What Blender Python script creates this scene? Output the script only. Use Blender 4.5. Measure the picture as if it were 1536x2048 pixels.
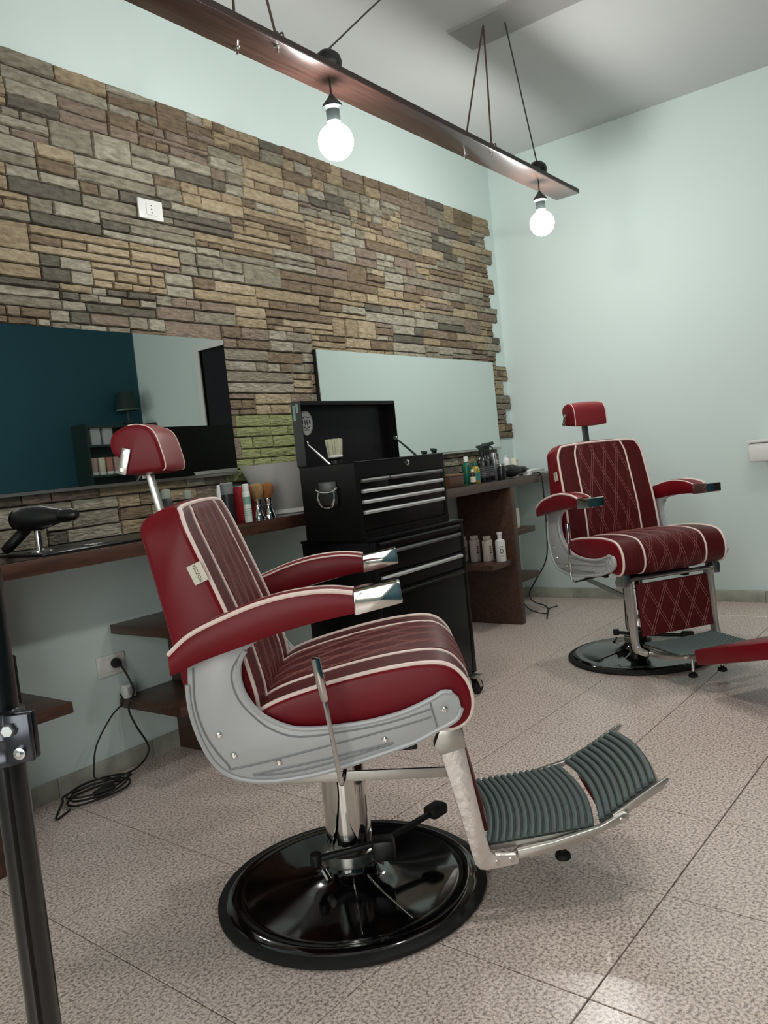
import bpy, bmesh, math, random
from math import sin, cos, pi, radians, atan2, sqrt, hypot
from mathutils import Vector, Matrix
random.seed(7)
for o in list(bpy.data.objects): bpy.data.objects.remove(o)
S = bpy.context.scene
COL = S.collection

# ------------------------------------------------------------------ camera
yaw, pitch, roll, FPX, CH = 0.6524, 0.0642, 0.1021, 1593.9, 1.08
fw = Vector((cos(yaw)*cos(pitch), sin(yaw)*cos(pitch), -sin(pitch)))
rt = fw.cross(Vector((0, 0, 1))).normalized(); dn = fw.cross(rt)
ca = cos(roll)*rt + sin(roll)*dn; cb = -sin(roll)*rt + cos(roll)*dn
cam = bpy.data.cameras.new('camera'); co = bpy.data.objects.new('camera', cam); COL.objects.link(co)
cam.sensor_fit = 'VERTICAL'; cam.sensor_height = 24; cam.sensor_width = 18; cam.lens = FPX*24/2048
cam.clip_start = .02
mx = Matrix.Identity(4)
for i in range(3):
    mx[i][0] = ca[i]; mx[i][1] = -cb[i]; mx[i][2] = -fw[i]
mx[2][3] = CH
co.matrix_world = mx
S.camera = co

# ------------------------------------------------------------------ world, exposure
w = bpy.data.worlds.new('world'); S.world = w; w.use_nodes = True
w.node_tree.nodes['Background'].inputs[0].default_value = (.75, .85, .88, 1)
w.node_tree.nodes['Background'].inputs[1].default_value = .25
S.view_settings.view_transform = 'Standard'; S.view_settings.look = 'None'
S.view_settings.gamma = 1; S.view_settings.use_curve_mapping = False
S.view_settings.exposure = 0.68
BULB = 82.0          # radiance of the lamp glass
FILL_WINDOW = 3.0         # glow of the fill window added behind the camera

# ------------------------------------------------------------------ helpers
def lin(c):
    return tuple(((v/255)/12.92 if v/255 <= .04045 else ((v/255+.055)/1.055)**2.4) for v in c)
MATS = {}
def mat(name, rgb=(128,128,128), rough=.5, metal=0, noise=None, bump=None, coat=0, emit=None, trans=0, spec=None, scale=(1,1,1), ior=None):
    if name in MATS: return MATS[name]
    m = bpy.data.materials.new(name); m.use_nodes = True; MATS[name] = m
    nt = m.node_tree; b = nt.nodes['Principled BSDF']
    c = lin(rgb)+(1,)
    b.inputs['Base Color'].default_value = c; b.inputs['Roughness'].default_value = rough
    b.inputs['Metallic'].default_value = metal; b.inputs['Coat Weight'].default_value = coat
    b.inputs['Coat Roughness'].default_value = .08
    if spec is not None: b.inputs['Specular IOR Level'].default_value = spec
    if trans: b.inputs['Transmission Weight'].default_value = trans
    if emit:
        b.inputs['Emission Color'].default_value = lin(emit[0])+(1,); b.inputs['Emission Strength'].default_value = emit[1]
    tc = nt.nodes.new('ShaderNodeTexCoord'); mp = nt.nodes.new('ShaderNodeMapping')
    mp.inputs['Scale'].default_value = scale
    nt.links.new(tc.outputs['Object'], mp.inputs[0])
    if noise:   # (rgb2, scale, contrast lo, hi)
        n = nt.nodes.new('ShaderNodeTexNoise'); n.inputs['Scale'].default_value = noise[1]; n.inputs['Detail'].default_value = 5
        r = nt.nodes.new('ShaderNodeValToRGB'); r.color_ramp.elements[0].position = noise[2]; r.color_ramp.elements[1].position = noise[3]
        r.color_ramp.elements[0].color = c; r.color_ramp.elements[1].color = lin(noise[0])+(1,)
        nt.links.new(mp.outputs[0], n.inputs[0]); nt.links.new(n.outputs[0], r.inputs[0]); nt.links.new(r.outputs[0], b.inputs['Base Color'])
    if bump:    # (scale, strength, distance)
        n2 = nt.nodes.new('ShaderNodeTexNoise'); n2.inputs['Scale'].default_value = bump[0]; n2.inputs['Detail'].default_value = 4
        bp = nt.nodes.new('ShaderNodeBump'); bp.inputs['Strength'].default_value = bump[1]; bp.inputs['Distance'].default_value = bump[2]
        nt.links.new(mp.outputs[0], n2.inputs[0]); nt.links.new(n2.outputs[0], bp.inputs['Height']); nt.links.new(bp.outputs[0], b.inputs['Normal'])
    return m

class MB:
    """collects shapes, links them as ONE mesh object"""
    def __init__(s): s.v = []; s.f = []
    def add(s, vs, fs, M=None):
        n = len(s.v)
        s.v += [tuple(M @ Vector(p)) if M is not None else tuple(p) for p in vs]
        s.f += [tuple(i+n for i in f) for f in fs]; return s
    def box(s, x0, x1, y0, y1, z0, z1, M=None):
        if x0 > x1: x0, x1 = x1, x0
        if y0 > y1: y0, y1 = y1, y0
        if z0 > z1: z0, z1 = z1, z0
        vs = [(x, y, z) for z in (z0, z1) for x, y in ((x0,y0),(x1,y0),(x1,y1),(x0,y1))]
        return s.add(vs, [(3,2,1,0),(4,5,6,7),(0,1,5,4),(1,2,6,5),(2,3,7,6),(3,0,4,7)], M)
    def rbox(s, x0, x1, y0, y1, z0, z1, r=.004, M=None, seg=2):
        bm = bmesh.new(); bmesh.ops.create_cube(bm, size=1)
        for v in bm.verts:
            v.co = Vector(((x0+x1)/2+v.co.x*(x1-x0), (y0+y1)/2+v.co.y*(y1-y0), (z0+z1)/2+v.co.z*(z1-z0)))
        bmesh.ops.bevel(bm, geom=bm.edges[:], offset=r, segments=seg, profile=.5, affect='EDGES')
        bm.verts.index_update()
        s.add([v.co[:] for v in bm.verts], [[v.index for v in f.verts] for f in bm.faces], M); bm.free(); return s
    def lathe(s, prof, n=32, c=(0,0,0), M=None):
        vs = []; fs = []; idx = []
        for r, z in prof:
            if r < 1e-6: idx.append([len(vs)]*n); vs.append((c[0], c[1], c[2]+z))
            else:
                idx.append(list(range(len(vs), len(vs)+n)))
                vs += [(c[0]+r*cos(2*pi*k/n), c[1]+r*sin(2*pi*k/n), c[2]+z) for k in range(n)]
        for a, b in zip(idx, idx[1:]):
            for k in range(n):
                q = [a[k], a[(k+1) % n], b[(k+1) % n], b[k]]
                t = []
                for i in q:
                    if i not in t: t.append(i)
                if len(t) > 2: fs.append(t)
        return s.add(vs, fs, M)
    def tube(s, pts, r, n=8, closed=False, M=None, flat=None):
        P = [Vector(p) for p in pts]; L = len(P); vs = []; fs = []
        R = r if isinstance(r, (list, tuple)) else [r]*L
        up = None
        for i, p in enumerate(P):
            if closed: t = P[(i+1) % L]-P[i-1]
            else: t = P[min(i+1, L-1)]-P[max(i-1, 0)]
            t = t.normalized() if t.length > 1e-9 else Vector((0,0,1))
            if up is None:
                up = Vector((0,0,1)) if abs(t.z) < .9 else Vector((1,0,0))
            a = t.cross(up)
            if a.length < 1e-6: a = t.cross(Vector((0,1,0)))
            a.normalize(); b = a.cross(t).normalized(); up = b
            for k in range(n):
                th = 2*pi*k/n; vs.append(tuple(p+a*cos(th)*R[i]+b*sin(th)*R[i]*(flat or 1)))
        for i in range(L if closed else L-1):
            for k in range(n):
                j = (i+1) % L
                fs.append((i*n+k, i*n+(k+1) % n, j*n+(k+1) % n, j*n+k))
        if not closed: fs += [tuple(range(n-1, -1, -1)), tuple((L-1)*n+k for k in range(n))]
        return s.add(vs, fs, M)
    def cyl(s, a, b, r, n=20, r2=None): return s.tube([a, b], [r, r2 if r2 is not None else r], n)
    def prism(s, poly, y0, y1, bev=0, M=None, axis='y'):
        """poly of (x,z) extruded along y"""
        bm = bmesh.new()
        vv = [bm.verts.new((x, y0, z)) for x, z in poly]; f = bm.faces.new(vv)
        e = bmesh.ops.extrude_face_region(bm, geom=[f])
        for v in e['geom']:
            if isinstance(v, bmesh.types.BMVert): v.co.y = y1
        bmesh.ops.recalc_face_normals(bm, faces=bm.faces[:])
        if bev:
            es = [e for e in bm.edges if abs(e.verts[0].co.y-e.verts[1].co.y) < 1e-7]
            bmesh.ops.bevel(bm, geom=es, offset=bev, segments=2, profile=.5, affect='EDGES', clamp_overlap=True)
        bm.verts.index_update()
        s.add([v.co[:] for v in bm.verts], [[v.index for v in f.verts] for f in bm.faces], M); bm.free(); return s
    def build(s, name, m, parent=None, ang=35, label=None, kind=None, weld=False):
        me = bpy.data.meshes.new(name); me.from_pydata(s.v, [], s.f)
        bm = bmesh.new(); bm.from_mesh(me); bmesh.ops.recalc_face_normals(bm, faces=bm.faces[:]); bm.to_mesh(me); bm.free()
        if ang:
            me.polygons.foreach_set('use_smooth', [True]*len(me.polygons)); me.set_sharp_from_angle(angle=radians(ang))
        o = bpy.data.objects.new(name, me); COL.objects.link(o)
        if m is not None: me.materials.append(m)
        if parent is not None: o.parent = parent
        if label: o['label'] = label
        if kind: o['kind'] = kind
        return o
def tag(o, label, cat, group=None, kind=None):
    o['label'] = label; o['category'] = cat
    if group: o['group'] = group
    if kind: o['kind'] = kind
    return o
def thing(name, loc, rz, label, cat, group=None):
    o = bpy.data.objects.new(name, None); o.empty_display_size = .05; COL.objects.link(o); o.location = loc; o.rotation_euler = (0, 0, rz)
    return tag(o, label, cat, group)
def copy_tree(o, parent=None):
    c = o.copy(); COL.objects.link(c)
    if parent is not None: c.parent = parent
    for ch in list(o.children): copy_tree(ch, c)
    return c
def spline(pts, n=8, closed=False):
    """Catmull-Rom through points"""
    P = [Vector(p) for p in pts]; L = len(P); out = []
    for i in range(L if closed else L-1):
        if closed: p0, p1, p2, p3 = P[i-1], P[i], P[(i+1) % L], P[(i+2) % L]
        else: p0, p1, p2, p3 = P[max(i-1, 0)], P[i], P[i+1], P[min(i+2, L-1)]
        for k in range(n):
            t = k/n
            out.append(.5*((2*p1)+(p2-p0)*t+(2*p0-5*p1+4*p2-p3)*t*t+(3*p1-p0-3*p2+p3)*t**3))
    if not closed: out.append(P[-1])
    return out
def text_mesh(txt, size, m, parent, M, name='lettering', depth=.0004, font_scale_x=1, align='CENTER'):
    cu = bpy.data.curves.new(name, 'FONT'); cu.body = txt; cu.size = size; cu.extrude = depth; cu.align_x = align; cu.align_y = 'CENTER'
    cu.resolution_u = 3
    t = bpy.data.objects.new('tmp', cu); COL.objects.link(t)
    dg = bpy.context.evaluated_depsgraph_get(); me = bpy.data.meshes.new_from_object(t.evaluated_get(dg))
    COL.objects.unlink(t); bpy.data.objects.remove(t)
    me.transform(M @ Matrix.Diagonal((font_scale_x, 1, 1, 1)))
    me.materials.clear(); me.materials.append(m)
    o = bpy.data.objects.new(name, me); COL.objects.link(o); o.parent = parent; return o

# ------------------------------------------------------------------ materials
WALL = mat('wall_paint', (210, 226, 222), .75, bump=(60, .05, .002))
CEIL = mat('ceiling_paint', (200, 202, 202), .8)
TEAL = mat('teal_wall_paint', (10, 66, 78), .7)
PLASTER = WALL
MORTAR = mat('stone_backing', (52, 46, 38), .9)
SKIRT = mat('skirting_marble', (176, 178, 164), .3, noise=((150,152,140), 12, .4, .65))
BLACKM = mat('black_metal', (7, 7, 8), .42, 0, coat=.06, spec=.25)
BLACKG = mat('black_gloss', (8, 8, 9), .09, 0, coat=1)
BLACKP = mat('black_plastic', (12, 12, 13), .45)
RUBBER = mat('rubber', (15, 15, 15), .7)
CHROME = mat('chrome', (215, 213, 208), .08, 1)
STEEL = mat('brushed_steel', (190, 188, 182), .3, 1, bump=(90, .15, .002))
HAMMER = mat('hammered_metal', (226, 218, 212), .32, .75, bump=(55, .5, .004))
ALU = mat('aluminium_handle', (196, 197, 197), .42, .35)
GREYP = mat('grey_cast', (186, 187, 188), .45, .1, coat=.1)
GREYD = mat('grey_groove', (140, 142, 144), .5, .1)
RED = mat('red_vinyl', (122, 11, 27), .42, 0, spec=.28, noise=((108, 8, 20), 6, .3, .7), bump=(220, .12, .001))
BURG = mat('burgundy_vinyl', (94, 25, 27), .46, 0, spec=.35, noise=((72, 17, 19), 30, .35, .65), bump=(260, .3, .001), scale=(1, 6, 1))
PIPE = mat('cream_piping', (244, 222, 212), .45)
THREAD = mat('pink_thread', (156, 102, 96), .6)
MATR = mat('green_grey_rubber', (92, 104, 102), .42, 0, bump=(150, .1, .001))
WOODD = mat('dark_walnut', (82, 53, 39), .45, 0, noise=((58, 36, 26), 9, .35, .65), scale=(1, 8, 8), coat=.15)
WOODT = mat('worktop_top', (40, 28, 22), .25, 0, noise=((26, 18, 14), 9, .35, .65), scale=(1, 8, 8), coat=.2)
PLANKM = mat('stained_plank', (74, 50, 44), .3, 0, noise=((50, 34, 30), 7, .3, .7), scale=(.7, 12, 12), coat=.35, bump=(14, .12, .002))
PLANKE = mat('plank_edge', (48, 32, 29), .5, 0, noise=((36, 24, 22), 7, .3, .7), scale=(.7, 12, 12))
MIRROR = mat('mirror_glass', (226, 232, 230), .015, 1)
WHITEP = mat('white_plastic', (226, 226, 222), .35)
CREAM = mat('cream_plastic', (222, 216, 196), .4)
DKGREEN = mat('dark_green', (20, 40, 36), .5)
CORD = mat('black_cord', (12, 12, 12), .55)
GLASSF = mat('lit_bulb_bright', (255, 255, 255), .4, emit=((252, 250, 246), BULB*1.45))
GLASSB = mat('lit_bulb', (255, 255, 255), .4, emit=((252, 250, 246), BULB))
INK = mat('black_ink', (22, 22, 24), .6)
LETW = mat('white_ink', (215, 215, 215), .6)
LETG = mat('grey_ink', (120, 120, 120), .6)

# stone: colour per object through Object Info random is avoided; one material per tone
def stone_mat(name, rgb, rgb2, sc=22):
    m = mat(name, rgb, .78, 0, noise=(rgb2, sc, .32, .68), bump=(38, .9, .014), scale=(1, 1, 2.8)); return m
ST = dict(
 tan=stone_mat('stone_tan', (168, 152, 122), (126, 110, 86)),
 sand=stone_mat('stone_sand', (178, 164, 136), (144, 128, 102)),
 grey=stone_mat('stone_grey', (148, 142, 124), (106, 100, 85)),
 dark=stone_mat('stone_dark', (106, 101, 88), (78, 73, 62)),
 light=stone_mat('stone_light_grey', (170, 165, 147), (126, 120, 104)),
 pink=stone_mat('stone_rose', (142, 126, 110), (106, 92, 80)),
 brown=stone_mat('stone_brown', (130, 113, 90), (96, 81, 64)),
 green=stone_mat('stone_green_lit', (152, 158, 106), (112, 118, 78)))

# granite floor tile
def granite():
    m = bpy.data.materials.new('granite_tile'); m.use_nodes = True; nt = m.node_tree; b = nt.nodes['Principled BSDF']
    tc = nt.nodes.new('ShaderNodeTexCoord')
    n1 = nt.nodes.new('ShaderNodeTexNoise'); n1.inputs['Scale'].default_value = 130; n1.inputs['Detail'].default_value = 3; n1.inputs['Roughness'].default_value = .6
    r = nt.nodes.new('ShaderNodeValToRGB'); e = r.color_ramp.elements
    e[0].position = .33; e[0].color = lin((146, 130, 123))+(1,)
    e[1].position = .62; e[1].color = lin((246, 229, 219))+(1,)
    x = e.new(.45); x.color = lin((200, 182, 172))+(1,)
    x = e.new(.52); x.color = lin((230, 212, 202))+(1,)
    n2 = nt.nodes.new('ShaderNodeTexNoise'); n2.inputs['Scale'].default_value = 240; n2.inputs['Detail'].default_value = 1
    r2 = nt.nodes.new('ShaderNodeValToRGB'); r2.color_ramp.elements[0].position = .30; r2.color_ramp.elements[1].position = .42
    r2.color_ramp.elements[0].color = lin((150, 134, 126))+(1,); r2.color_ramp.elements[1].color = (1,1,1,1)
    mix = nt.nodes.new('ShaderNodeMix'); mix.data_type = 'RGBA'; mix.blend_type = 'MULTIPLY'; mix.inputs['Factor'].default_value = .6
    nt.links.new(tc.outputs['Object'], n1.inputs[0]); nt.links.new(tc.outputs['Object'], n2.inputs[0])
    nt.links.new(n1.outputs[0], r.inputs[0]); nt.links.new(n2.outputs[0], r2.inputs[0])
    nt.links.new(r.outputs[0], mix.inputs[6]); nt.links.new(r2.outputs[0], mix.inputs[7]); nt.links.new(mix.outputs[2], b.inputs['Base Color'])
    b.inputs['Roughness'].default_value = .24
    n3 = nt.nodes.new('ShaderNodeTexNoise'); n3.inputs['Scale'].default_value = 14; n3.inputs['Detail'].default_value = 5
    bp = nt.nodes.new('ShaderNodeBump'); bp.inputs['Strength'].default_value = .12; bp.inputs['Distance'].default_value = .004
    nt.links.new(tc.outputs['Object'], n3.inputs[0]); nt.links.new(n3.outputs[0], bp.inputs['Height']); nt.links.new(bp.outputs[0], b.inputs['Normal'])
    return m
GRAN = granite()

# ================================================================== ROOM
X0, X1, Y0, Y1, ZC = -1.7, 5.12, -1.6, 2.70, 3.06
def struct(name, mb, m, parent=None, ang=None):
    o = mb.build(name, m, parent, ang)
    if parent is None: o['kind'] = 'structure'
    return o
fl = struct('floor', MB().box(X0-.1, X1+.1, Y0-.1, Y1+.1, -.12, -.006), mat('grout', (46, 38, 33), .9))
struct('ceiling', MB().box(X0-.1, X1+.1, Y0-.1, Y1+.1, ZC, ZC+.1), CEIL)
struct('wall_left', MB().box(X0-.1, X1+.1, Y1, Y1+.1, -.12, ZC), WALL)
wr = MB(); DY0, DY1, DZ = -.62, .20, 2.29     # door opening in the end wall
wr.box(X1, X1+.1, Y0, DY0, -.12, ZC); wr.box(X1, X1+.1, DY1, Y1, -.12, ZC); wr.box(X1, X1+.1, DY0, DY1, DZ, ZC)
struct('wall_end', wr, WALL)
struct('wall_right', MB().box(X0-.1, X1+.1, Y0-.1, Y0, -.12, ZC), TEAL)
wb = MB(); WY0, WY1, WZ0, WZ1 = -1.45, .7, .4, 2.5  # opening for the added fill window, unseen behind the camera
wb.box(X0-.1, X0, Y0, WY0, -.12, ZC); wb.box(X0-.1, X0, WY1, Y1, -.12, ZC); wb.box(X0-.1, X0, WY0, WY1, -.12, WZ0); wb.box(X0-.1, X0, WY0, WY1, WZ1, ZC)
struct('wall_back', wb, WALL)
# unseen window added behind the camera: frame and a glowing pane as room fill
wf = MB()
for y in (WY0, (WY0+WY1)/2-.025, WY1-.05): wf.box(X0-.08, X0-.02, y, y+.05, WZ0, WZ1)
for z in (WZ0, WZ1-.05): wf.box(X0-.08, X0-.02, WY0, WY1, z, z+.05)
win = struct('fill_window_1', wf, WHITEP)
pane = MB().box(X0-.075, X0-.07, WY0+.02, WY1-.02, WZ0+.02, WZ1-.02).build('pane', mat('fill_light_pane', (235, 240, 242), .6, emit=((244, 244, 240), FILL_WINDOW)), win, 0)
# door in the end wall (seen in the mirror)
df = MB(); df.box(X1-.015, X1+.1, DY0-.06, DY0, 0, DZ+.06); df.box(X1-.015, X1+.1, DY1, DY1+.06, 0, DZ+.06); df.box(X1-.015, X1+.1, DY0, DY1, DZ, DZ+.06)
d1 = struct('door_1', df, WHITEP)
dl = MB().box(X1+.03, X1+.07, DY0+.003, DY1-.003, 0, DZ-.003); dl.build('door_leaf', mat('dark_door', (26, 24, 28), .5), d1, 0)
MB().lathe([(0,0),(.02,.003),(.012,.012),(.012,.04),(.028,.045),(.028,.065),(0,.07)], 16, M=Matrix.Translation((X1+.03, DY1-.08, 1.0)) @ Matrix.Rotation(-pi/2, 4, 'Y')).build('door_knob', CHROME, d1)

# thin ceiling beam; the shade on its underside is painted as darker grey
struct('trim_1', MB().box(3.41, 3.64, Y0, 1.94, ZC-.014, ZC), mat('shaded_ceiling_strip', (152, 152, 150), .8))

# granite floor tiles, turned 2.2 degrees against the walls
TS, TU, TV, TD = .3872*CH, .8491*CH, 1.8226*CH, -.038
def clip(poly, axis, val, keep_less):
    out = []
    for i in range(len(poly)):
        a, b = poly[i-1], poly[i]
        ia = (a[axis] <= val) == keep_less; ib = (b[axis] <= val) == keep_less
        if ia != ib:
            t = (val-a[axis])/(b[axis]-a[axis]); out.append((a[0]+(b[0]-a[0])*t, a[1]+(b[1]-a[1])*t))
        if ib: out.append(b)
    return out
G = .0017
for i in range(-9, 14):
    for j in range(-12, 6):
        q = []
        for a, b in ((0,0),(1,0),(1,1),(0,1)):
            X = TS*(i+a)+TU+(G if a == 0 else -G); Y = TS*(j+b)+TV+(G if b == 0 else -G)
            q.append((cos(TD)*X-sin(TD)*Y, sin(TD)*X+cos(TD)*Y))
        for ax, v, l in ((0, X0, False), (0, X1, True), (1, Y0, False), (1, Y1, True)):
            if q: q = clip(q, ax, v, l)
        if len(q) < 3: continue
        ar = abs(sum(q[k-1][0]*q[k][1]-q[k][0]*q[k-1][1] for k in range(len(q))))/2
        if ar < 1e-4: continue
        cx = sum(p[0] for p in q)/len(q); cy = sum(p[1] for p in q)/len(q)
        dz = random.uniform(-.0004, 0)
        n = len(q); ins = [(cx+(p[0]-cx)*(1-.0012/max(hypot(p[0]-cx, p[1]-cy), .01)), cy+(p[1]-cy)*(1-.0012/max(hypot(p[0]-cx, p[1]-cy), .01))) for p in q]
        vs = [(p[0], p[1], -.008) for p in q]+[(p[0], p[1], -.001+dz) for p in q]+[(p[0], p[1], dz) for p in ins]
        fs = [tuple(range(2*n, 3*n))]
        for k in range(n):
            l = (k+1) % n; fs += [(k, l, n+l, n+k), (n+k, n+l, 2*n+l, 2*n+k)]
        MB().add(vs, fs).build('tile', GRAN, fl, 0)

# skirting in lengths, as parts
def skirt(name, horiz, fixed, a, b, sgn, off):
    base = MB()
    if horiz: base.box(a, b, fixed-sgn*.004 if sgn > 0 else fixed, fixed+.004 if sgn < 0 else fixed, 0, .068)
    else: base.box(fixed-.004, fixed, a, b, 0, .068)
    o = struct(name, base, mat('skirting_joint', (120, 118, 106), .8))
    x = a-off
    while x < b:
        p, q = max(x, a)+.001, min(x+.41, b)-.001; x += .41
        if q-p < .02: continue
        m = MB()
        if horiz: m.rbox(p, q, fixed-.012, fixed-.0035, 0, .07, .0015)
        else: m.rbox(fixed-.012, fixed-.0035, p, q, 0, .07, .0015)
        m.build('skirting_tile', SKIRT, o)
skirt('baseboard_left', True, Y1, X0, X1-.012, 1, .13)
skirt('baseboard_end', False, X1, DY1+.06, Y1, 1, .39)

# ================================================================== STONE CLADDING
def proj(p):
    v = Vector(p)-Vector((0, 0, CH)); z = v.dot(fw)
    return (768+FPX*v.dot(ca)/z, 1024+FPX*v.dot(cb)/z, z) if z > .1 else (9999, 9999, z)
SY = Y1                    # back plane of the stones is the wall
bands = []; z = 2.66
bands.append((2.55, 2.66)); z = 2.55
while z > .95: bands.append((z-.1, z)); z -= .1
bands[-1] = (.895, bands[-1][1])
rnd = random.Random(21)
stones = []
SX0 = .6
for k, (z0, z1) in enumerate(bands):
    if z0 > 1.64: xe = 5.037 if k % 2 == 0 else 4.96
    elif z0 > 1.14: xe = 5.115 if k % 2 == 0 else 5.037
    else: xe = 4.87
    x = SX0+rnd.uniform(-.1, .05); x = max(x, SX0)
    prev = None
    while x < xe-.001:
        wd = rnd.choice((.16, .22, .28, .34, .42))*rnd.uniform(.85, 1.15)
        if xe-(x+wd) < .09: wd = xe-x
        H = z1-z0
        # cell palette
        cxm = x+wd/2
        t = .5+.5*sin(cxm*2.1+z0*5.3+1.0)*cos(z0*4.1-cxm*1.3)
        if 2.46 < cxm < 2.85 and 1.02 < z0 < 1.25: pal = ['green']  # green-lit patch: the green light is painted into these stones
        elif rnd.random() < .22+.45*(t > .55): pal = ['tan', 'sand', 'tan', 'brown']
        elif rnd.random() < .25: pal = ['pink', 'brown', 'pink']
        else: pal = ['grey', 'light', 'dark', 'grey', 'light']
        nr = rnd.choices((1, 2, 3), (1.1, 6, 3))[0]
        cuts = [0]+sorted(H*(i/nr)+rnd.uniform(-.008, .008) for i in range(1, nr))+[H]
        for a, b in zip(cuts, cuts[1:]):
            hh = b-a
            mn = .05 if nr == 3 else .08
            xs = [0]
            while xs[-1] < wd-1e-6:
                s_ = rnd.uniform(.8, 2.6)*max(hh, .035)*1.6
                if nr == 1: s_ = rnd.uniform(.09, .2)
                if rnd.random() < .35: s_ = wd
                nx = xs[-1]+max(s_, mn)
                if wd-nx < mn: nx = wd
                xs.append(nx)
            for c, d in zip(xs, xs[1:]):
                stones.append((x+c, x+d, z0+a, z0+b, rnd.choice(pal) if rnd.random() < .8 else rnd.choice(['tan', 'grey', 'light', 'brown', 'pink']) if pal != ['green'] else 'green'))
        x += wd
# cut-outs: mirrors hide stones, socket
vis = []
for s_ in stones:
    xa, xb, za, zb, p = s_
    hid = (xb < 2.40 and za > 1.12 and zb < 1.65) or (xa > 3.08 and xb < 4.82 and za > 1.12 and zb < 1.645)
    if hid: continue
    u, v, d = proj(((xa+xb)/2, SY, (za+zb)/2))
    onf = -60 < u < 1560 and -60 < v < 2100
    vis.append(((xb-xa)*(zb-za)/(d*d) if onf else 0, s_))
vis.sort(key=lambda t: -t[0])
cl = bpy.data.objects.new('stone_cladding', None); COL.objects.link(cl); cl.location = (0, 0, 0)
tag(cl, 'stacked ledge stone cladding in tan and grey on the wall above the worktop', 'wall cladding')
bk = MB()
for k, (z0, z1) in enumerate(bands):
    xe = (5.037 if k % 2 == 0 else 4.96) if z0 > 1.64 else ((5.115 if k % 2 == 0 else 5.037) if z0 > 1.14 else 4.87)
    bk.box(SX0, xe-.002, SY-.005, SY-.0002, z0, z1)
bk.build('backing_sheet', MORTAR, cl, 0)
def stone_geo(xa, xb, za, zb, rn):
    g = .0016; xa += g; xb -= g; za += g*1.1; zb -= g*1.1
    nx = max(2, min(6, int((xb-xa)/.035)+1)); nz = 2 if zb-za > .04 else 1
    dep = rn.uniform(.013, .023); tilt = rn.uniform(-.004, .004); tz = rn.uniform(-.003, .003)
    vs = []; fs = []
    X = [xa+(xb-xa)*i/nx for i in range(nx+1)]; Z = [za+(zb-za)*j/nz for j in range(nz+1)]
    bev = .0045
    wob = [rn.uniform(-.0016, .0016) for _ in X]; wob2 = [rn.uniform(-.0016, .0016) for _ in X]
    # back ring, shoulder ring, front grid
    def ring(inset, y):
        out = []
        for i in range(nx+1): out.append((X[i]+(inset if i == 0 else -inset if i == nx else 0), y, za+inset+wob[i]))
        for j in range(1, nz): out.append((xb-inset, y, Z[j]))
        for i in range(nx, -1, -1): out.append((X[i]+(inset if i == 0 else -inset if i == nx else 0), y, zb-inset+wob2[i]))
        for j in range(nz-1, 0, -1): out.append((xa+inset, y, Z[j]))
        return out
    A = ring(0, SY-.003); B = ring(.0004, SY-dep+.006)
    C = [(p[0], SY-dep-tilt*(p[0]-xa)/(xb-xa)-tz*(p[2]-za)/(zb-za)+rn.uniform(-.0022, .0022), p[2]) for p in ring(bev*.8, 0)]
    n = len(A); vs = A+B+C
    for k in range(n):
        l = (k+1) % n; fs += [(k, l, n+l, n+k), (n+k, n+l, 2*n+l, 2*n+k)]
    if nz == 1:
        for i in range(nx): fs.append((2*n+i, 2*n+i+1, 2*n+(2*nx+1-(i+1)), 2*n+(2*nx+1-i)))
    else:
        mid = []
        for i in range(1, nx):
            mid.append(len(vs)); vs.append((X[i]+rn.uniform(-.004, .004), SY-dep-rn.uniform(-.001, .006), Z[1]+rn.uniform(-.006, .006)))
        right = 2*n+nx+1; left = 2*n+n-1
        row = [left]+mid+[right]
        for i in range(nx):
            fs.append((2*n+i, 2*n+i+1, row[i+1], row[i]))
            fs.append((row[i], row[i+1], 2*n+(nx+1+nz-1)+(nx-(i+1)), 2*n+(nx+1+nz-1)+(nx-i)))
    return vs, fs
rest = {}
for i, (a, s_) in enumerate(vis):
    g = stone_geo(*s_[:4], rnd)
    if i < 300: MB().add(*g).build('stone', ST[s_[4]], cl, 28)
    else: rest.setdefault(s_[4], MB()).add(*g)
# everything past 300: one joined part
bigme = MB(); ranges = []
for k, mb in rest.items():
    ranges.append((k, len(mb.f))); bigme.add(mb.v, mb.f)
so = bigme.build('small_stones', None, cl, 28, kind='stuff')
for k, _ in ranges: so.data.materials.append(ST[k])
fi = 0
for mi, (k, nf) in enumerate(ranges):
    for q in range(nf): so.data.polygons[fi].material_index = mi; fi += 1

# ================================================================== MIRRORS
def mirror(x0, x1, z0, z1, label):
    t = thing('wall_mirror', ((x0+x1)/2, Y1, z0), 0, label, 'mirror', None)
    h = z1-z0; W = (x1-x0)/2
    MB().box(-W, W, -.046, -.026, 0, h).build('backing_panel', BLACKP, t, 0)
    MB().box(-W+.001, W-.001, -.051, -.0462, .001, h-.001).build('mirror_glass', MIRROR, t, 0)
    rl = MB().box(-W, W, -.056, -.026, -.012, -.0005); rl.build('bottom_rail', STEEL, t, 0)
    for x in (-W+.12, W-.12): MB().box(x-.03, x+.03, -.0259, -.0055, h*.3, h*.7).build('bracket', BLACKP, t, 0)
    return t
mirror(.9, 2.437, 1.098, 1.677, 'wide frameless wall mirror at left, behind the near chair headrest')
mirror(3.045, 4.845, 1.092, 1.668, 'wide frameless wall mirror at right, behind the open tool chest lid')

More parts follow.
